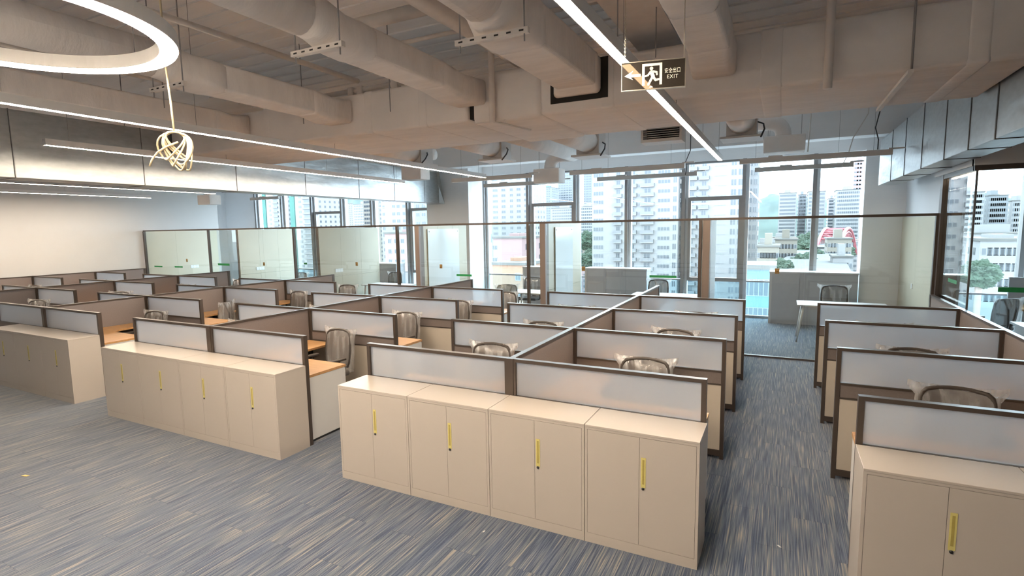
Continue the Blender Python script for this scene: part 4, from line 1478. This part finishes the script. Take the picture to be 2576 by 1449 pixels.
# centre windows
tower('white residential tower with rows of rounded balconies, middle of the view', 1490, 1705, 396, 172, 20, 'x_white',
      [(0.077, 3.6, 1.5, 'wide'), (0.316, 2.8, 1, 'balcony'), (0.49, 2.8, 1, 'balcony'), (0.66, 4.4, 1, 'balcony'), (0.845, 4.0, 1.3, 'wide'), (0.965, 1.3, 2.0, 'two')])
tower('white tower slab with blank striped wall and balcony columns', 1722, 1872, 396, 174, 14, 'x_white',
      [(0.12, 3.0, 1, 'balcony'), (0.325, 3.0, 1, 'balcony'), (0.60, 3.6, 0.35, 'wide'), (0.815, 1.7, 2.0, 'two'), (0.93, 1.7, 2.0, 'two')])
tower('white narrow tower edge with loggias right of the slab', 1876, 1906, 396, 190, 10, 'x_white', [(0.3, 1.3, 1.9, 'two'), (0.72, 1.3, 1.9, 'two')])
tower('tall cream tower crowded with windows and air conditioners beside the column', 1236, 1331, 398, 262, 24, 'x_white',
      [(0.12, 3.2, 1.6, 'wide'), (0.34, 2.6, 1.6, 'two'), (0.55, 2.0, 1.6, 'two'), (0.74, 2.6, 1.6, 'two'), (0.92, 1.8, 1.6, 'two')])
tower('pink low block with pale cornice beside the column', 1240, 1312, 600, 112, 14, 'x_pink', [(0.05, 1.4, 1.2, 'two')])
tower('orange low block with flat roof beside the column', 1236, 1318, 667, 84, 12, 'x_orange', [(0.8, 1.1, 1.4, 'two')])
tower('slim glass tower with cyan crown in the distance', 1350, 1387, 472, 700, 30, 'x_grey', even(8, 1.4, 1.7), 3.4, False, roof='x_blue')
tower('distant blue-grey twin tower, left one', 1404, 1441, 432, 760, 30, 'x_grey', even(8, 1.4, 1.8), 3.6, False)
tower('distant blue-grey twin tower, right one', 1468, 1489, 396, 760, 30, 'x_grey', even(5, 1.4, 1.8), 3.6, False)
tower('distant pale apartment slab below the twin towers', 1386, 1442, 524, 560, 20, 'x_white', even(10, 1.4, 1.5), 3.2, False)
tower('distant pale apartment slab left of the balcony tower', 1450, 1492, 520, 540, 20, 'x_white', even(8, 1.4, 1.5), 3.2, False)
tower('blue glass low office block outside the right-centre windows', 1880, 1950, 678, 62, 7, 'x_blue', even(5, 0.75, 1.9, 'two'), 3.2, zlow=-30, name='office_block')
# right part
tower('pale high-rise pair in front of the hills, left one', 1957, 2002, 486, 520, 22, 'x_white', even(8, 1.5, 1.6), 3.1, False)
tower('pale high-rise pair in front of the hills, right one', 2006, 2026, 490, 550, 22, 'x_grey', even(5, 1.5, 1.6), 3.1, False)
tower('pale high-rise straddled by the window mullion', 2030, 2074, 482, 510, 22, 'x_white', even(7, 1.5, 1.6), 3.1, False)
tower('slim pale high-rise behind the bridge arch', 2082, 2100, 500, 600, 22, 'x_white', even(4, 1.5, 1.6), 3.1, False)
tower('wide pale high-rise above the bridge arch', 2100, 2162, 478, 500, 22, 'x_white', even(11, 1.5, 1.6), 3.1, False)
tower('unfinished red and white high-rise at the right window edge', 2142, 2174, 404, 560, 20, 'x_pink', even(4, 3.2, 1.2), 3.6, False)
tower('low beige apartment block with roof terraces', 1908, 1962, 622, 148, 14, 'x_beige', even(6, 1.5, 1.4), 3.0)
tower('low cream apartment block behind the beige one', 1952, 2008, 604, 196, 16, 'x_beige', even(6, 1.6, 1.4), 3.0)
tower('low white house block below the bridge', 2084, 2146, 602, 218, 14, 'x_beige', even(7, 1.5, 1.4), 3.0)
tower('low white house block at the foot of the right windows', 2100, 2150, 648, 160, 9, 'x_white', even(4, 1.7, 1.4), 3.0)
# left windows
tower('tall white tower with green scaffold strip, left windows', 664, 716, 396, 250, 24, 'x_white', [(0.08, 3.4, 2.6, 'teal'), (0.34, 1.8, 1.5, 'two'), (0.62, 5.0, 1, 'balcony'), (0.88, 3.6, 1, 'balcony')], 3.0, False)
tower('tall white tower with stacked balconies, left windows', 734, 792, 396, 230, 24, 'x_white', [(0.08, 4.0, 2.6, 'teal'), (0.40, 2.2, 1.5, 'two'), (0.76, 9.0, 1, 'balcony')], 3.0, False)
tower('distant pale apartment cluster in front of the wooded hill', 803, 862, 512, 620, 24, 'x_white', even(12, 1.5, 1.6), 3.1, False)
tower('distant cream tower right of the wooded hill', 890, 922, 514, 480, 22, 'x_white', even(7, 1.5, 1.6), 3.1, False)
tower('cream tower with stacked windows right of the wooded hill', 915, 948, 480, 300, 22, 'x_beige', even(5, 1.8, 1.5), 3.0, False)
tower('pinkish white tower with bay windows, left windows', 960, 1024, 396, 175, 24, 'x_white', [(0.1, 1.4, 1.5, 'two'), (0.5, 1.8, 1.5, 'two'), (0.68, 1.8, 1.5, 'two'), (0.9, 1.6, 1.5, 'two')])
tower('pale green apartment block left of the column', 1040, 1124, 480, 150, 20, 'x_green', even(5, 1.8, 1.5))
tower('pink block with arches left of the column', 966, 1040, 588, 120, 14, 'x_pink', even(4, 1.3, 1.4))
# right-hand room view
tower('pale high-rise at the left of the right-hand room window', 2408, 2472, 484, 380, 22, 'x_white', even(12, 1.5, 1.6), 3.1, False)
tower('pale high-rise in the middle of the right-hand room window', 2482, 2532, 492, 400, 22, 'x_grey', even(9, 1.5, 1.6), 3.1, False)
tower('pale high-rise at the right of the right-hand room window', 2542, 2610, 505, 420, 22, 'x_white', even(11, 1.5, 1.6), 3.1, False)
tower('low white apartment block in the right-hand room window', 2398, 2462, 612, 170, 14, 'x_white', even(6, 1.6, 1.4))
tower('larger low white apartment block in the right-hand room window', 2470, 2640, 606, 130, 16, 'x_white', even(9, 1.7, 1.5))
tower('long pale block behind the low white blocks at right', 2400, 2640, 588, 260, 14, 'x_white', even(22, 1.7, 1.5), 3.0, False)
# low houses among the towers
def low_house(px, D, w, h, m_, lab):
    x = on(px, 560, 'y', D)[0]
    r_ = thing('low_house', lab, 'building', (x, D, GZ), 0, 'low houses among the towers')
    MB().box(-w / 2, w / 2, 0, 14, 0, h, m_).build('wall', r_)
    MB().box(-w / 2 - .3, w / 2 + .3, -.3, 14.3, h, h + .6, 'x_roof').box(-w * .3, 0, 4, 9, h + .6, h + 3, m_).build('roof', r_)
    g_ = MB()
    for k in range(3, int(h / 3)):
        for xx in np.arange(-w / 2 + 1.5, w / 2 - 1, 3.2):
            g_.box(xx - .7, xx + .7, -0.08, 0, k * 3 + .8, k * 3 + 2.1, 'x_pane')
    g_.build('window_grid', r_, kind='stuff')


low_house(1950, 340, 26, 36, 'x_white', 'white low house below the left pale high-rise')
low_house(1990, 400, 30, 38, 'x_white', 'long white low house below the pale high-rise pair')
low_house(2076, 432, 24, 36, 'x_grey', 'grey low house just behind the bridge arch')
low_house(2128, 360, 24, 37, 'x_white', 'white low house right of the bridge arch')
low_house(1470, 330, 20, 36, 'x_beige', 'beige low house left of the balcony tower')
low_house(1452, 260, 14, 26, 'x_pink', 'pinkish low house at the foot of the balcony tower')
low_house(1372, 330, 26, 38, 'x_white', 'white low house below the cyan-crowned tower')
low_house(2420, 330, 26, 38, 'x_white', 'white low house below the leftmost right-room high-rise')
low_house(2560, 345, 30, 38, 'x_beige', 'beige low house at the right edge of the right-room window')


def hill(name, px0, px1, top, D, lab, seed):
    x0, x1 = on(px0, 560, 'y', D)[0], on(px1, 560, 'y', D)[0]
    zt = on((px0 + px1) / 2, top, 'y', D)[2]
    V, F = [], []
    nx, ny = 60, 24
    for j in range(ny):
        for i in range(nx):
            u, v = i / (nx - 1), j / (ny - 1)
            e_ = math.sin(math.pi * u) ** 0.7 * math.sin(math.pi * v) ** 0.8
            hgt = e_ * (0.75 + 0.35 * mnoise.fractal(Vector((u * 4 + seed, v * 3, seed)), 1.0, 2.0, 5)) + 0.02 * mnoise.noise(Vector((u * 60, v * 30, seed)))
            V.append((x0 + (x1 - x0) * u, D + 500 * v, GZ + (zt - GZ) * max(0, hgt)))
    for j in range(ny - 1):
        for i in range(nx - 1):
            F.append((j * nx + i, j * nx + i + 1, (j + 1) * nx + i + 1, (j + 1) * nx + i))
    o = MB().add(V, F, 'x_hill', True).build(name, label=lab, kind='structure')


hill('hill', 1640, 2420, 462, 1250, 'wooded hill behind the high-rises at right', 1.3)
hill('hill', 600, 1100, 452, 1250, 'wooded hill in the left windows', 4.1)
hill('hill', 2380, 2900, 440, 1250, 'wooded hill in the right-hand room window', 7.7)
# trees
ico = bmesh.new()
bmesh.ops.create_icosphere(ico, subdivisions=5, radius=1)
for v in ico.verts:
    v.co *= 1 + 0.26 * mnoise.noise(v.co * 2.3) + 0.16 * mnoise.noise(v.co * 6) + 0.14 * mnoise.noise(v.co * 15) + 0.08 * mnoise.noise(v.co * 34)
crown = bpy.data.meshes.new('crown')
ico.to_mesh(crown)
ico.free()
crown.materials.append(CITY['tree'])
trunk = MB().tube([(0, 0, 0), (0, 0, 8)], 0.5, 'brown', 7).mesh('trunk')
for i, (px, py, D, R_, lab) in enumerate(((2018, 630, 250, 5, 'green tree left of the mullion beside the cream block'), (2036, 614, 384, 8, 'green tree behind the mullion below the high-rises'), (2024, 664, 180, 3.6, 'lower green tree right of the beige block'),
                                         (2056, 656, 214, 4, 'green tree under the left foot of the bridge'), (1966, 676, 138, 2.6, 'small green tree before the beige block'),
                                         (1480, 606, 285, 6, 'green tree left of the balcony tower'), (1486, 655, 215, 5, 'lower green tree left of the balcony tower'), (2464, 690, 112, 2.6, 'green tree before the right-room white block'), (2120, 634, 250, 4, 'green tree under the bridge arch'))):
    p = on(px, py, 'y', D)
    t_ = thing('street_tree', lab, 'tree', (p[0], D, GZ), i * 1.1, 'trees among the rooftops')
    c_ = place(crown, 'crown', t_, (0, 0, p[2] - GZ))
    c_.scale = (R_, R_, R_ * 0.85)
    k_ = place(trunk, 'trunk', t_)
    k_.scale = (1, 1, max(0.5, (p[2] - GZ) / 8))
# red arch bridge
D = 300
br = thing('arch_bridge', 'red steel arch bridge in the right windows', 'bridge', (0, 0, 0))
foot, top_ = Vector(on(2045, 654, 'y', D - 28)), Vector(on(2080, 575, 'y', D))
side = Vector(on(2134, 573, 'y', D)) - top_
side.z = 0
run = Vector((top_.x - foot.x, top_.y - foot.y, 0))
rise = top_.z - foot.z
A = [foot + run * (2 * t) + Vector((0, 0, rise * (1 - (2 * t - 1) ** 2))) for t in np.linspace(0, 1, 25)]
B = [p_ + side for p_ in A]
for P_ in (A, B):
    MB().tube([tuple(p_) for p_ in P_], 0.75, 'x_red', 8).build('arch_rib', br)
    MB().tube([tuple(p_ - Vector((0, 0, 1.8))) for p_ in P_[2:-2]], 0.45, 'x_red', 8).build('lower_chord', br)
for k in range(5, 20):
    MB().tube([tuple(A[k]), tuple(B[k])], 0.30, 'x_red', 6).build('cross_brace', br)
for k in range(5, 19, 2):
    MB().tube([tuple(A[k]), tuple(B[k + 2])], 0.2, 'x_red', 6).build('diagonal_brace', br)
    MB().tube([tuple(B[k]), tuple(A[k + 2])], 0.2, 'x_red', 6).build('diagonal_brace', br)
dk = on(2095, 612, 'y', D)[2]
C0, C1 = foot - run * 0.6, foot + run * 2.6
V_ = [(C0.x, C0.y, dk), (C0.x + side.x, C0.y + side.y, dk), (C1.x + side.x, C1.y + side.y, dk), (C1.x, C1.y, dk)]
MB().add(V_ + [(x, y, z - 1.2) for x, y, z in V_], [(0, 1, 2, 3), (4, 5, 6, 7), (0, 1, 5, 4), (1, 2, 6, 5), (2, 3, 7, 6), (3, 0, 4, 7)], 'x_road').build('deck', br)
for P_ in (A, B):
    for k in range(5, 20):
        if P_[k].z > dk + 1:
            MB().tube([tuple(P_[k]), (P_[k].x, P_[k].y, dk)], 0.12, 'x_red', 5).build('hanger', br)
p0, p1 = on(2030, 690, 'y', 120), on(2060, 620, 'y', 290)
struct('road', MB().add([(p0[0] - 8, 120, p0[2]), (p0[0] + 8, 120, p0[2]), (p1[0] + 8, 290, p1[2]), (p1[0] - 8, 290, p1[2]), (p0[0] - 8, 120, p0[2] - 1.5), (p0[0] + 8, 120, p0[2] - 1.5), (p1[0] + 8, 290, p1[2] - 1.5), (p1[0] - 8, 290, p1[2] - 1.5)],
                        [(0, 1, 2, 3), (4, 5, 6, 7), (0, 3, 7, 4), (1, 2, 6, 5), (0, 1, 5, 4), (2, 3, 7, 6)], 'x_road'), 'elevated road leading to the bridge')
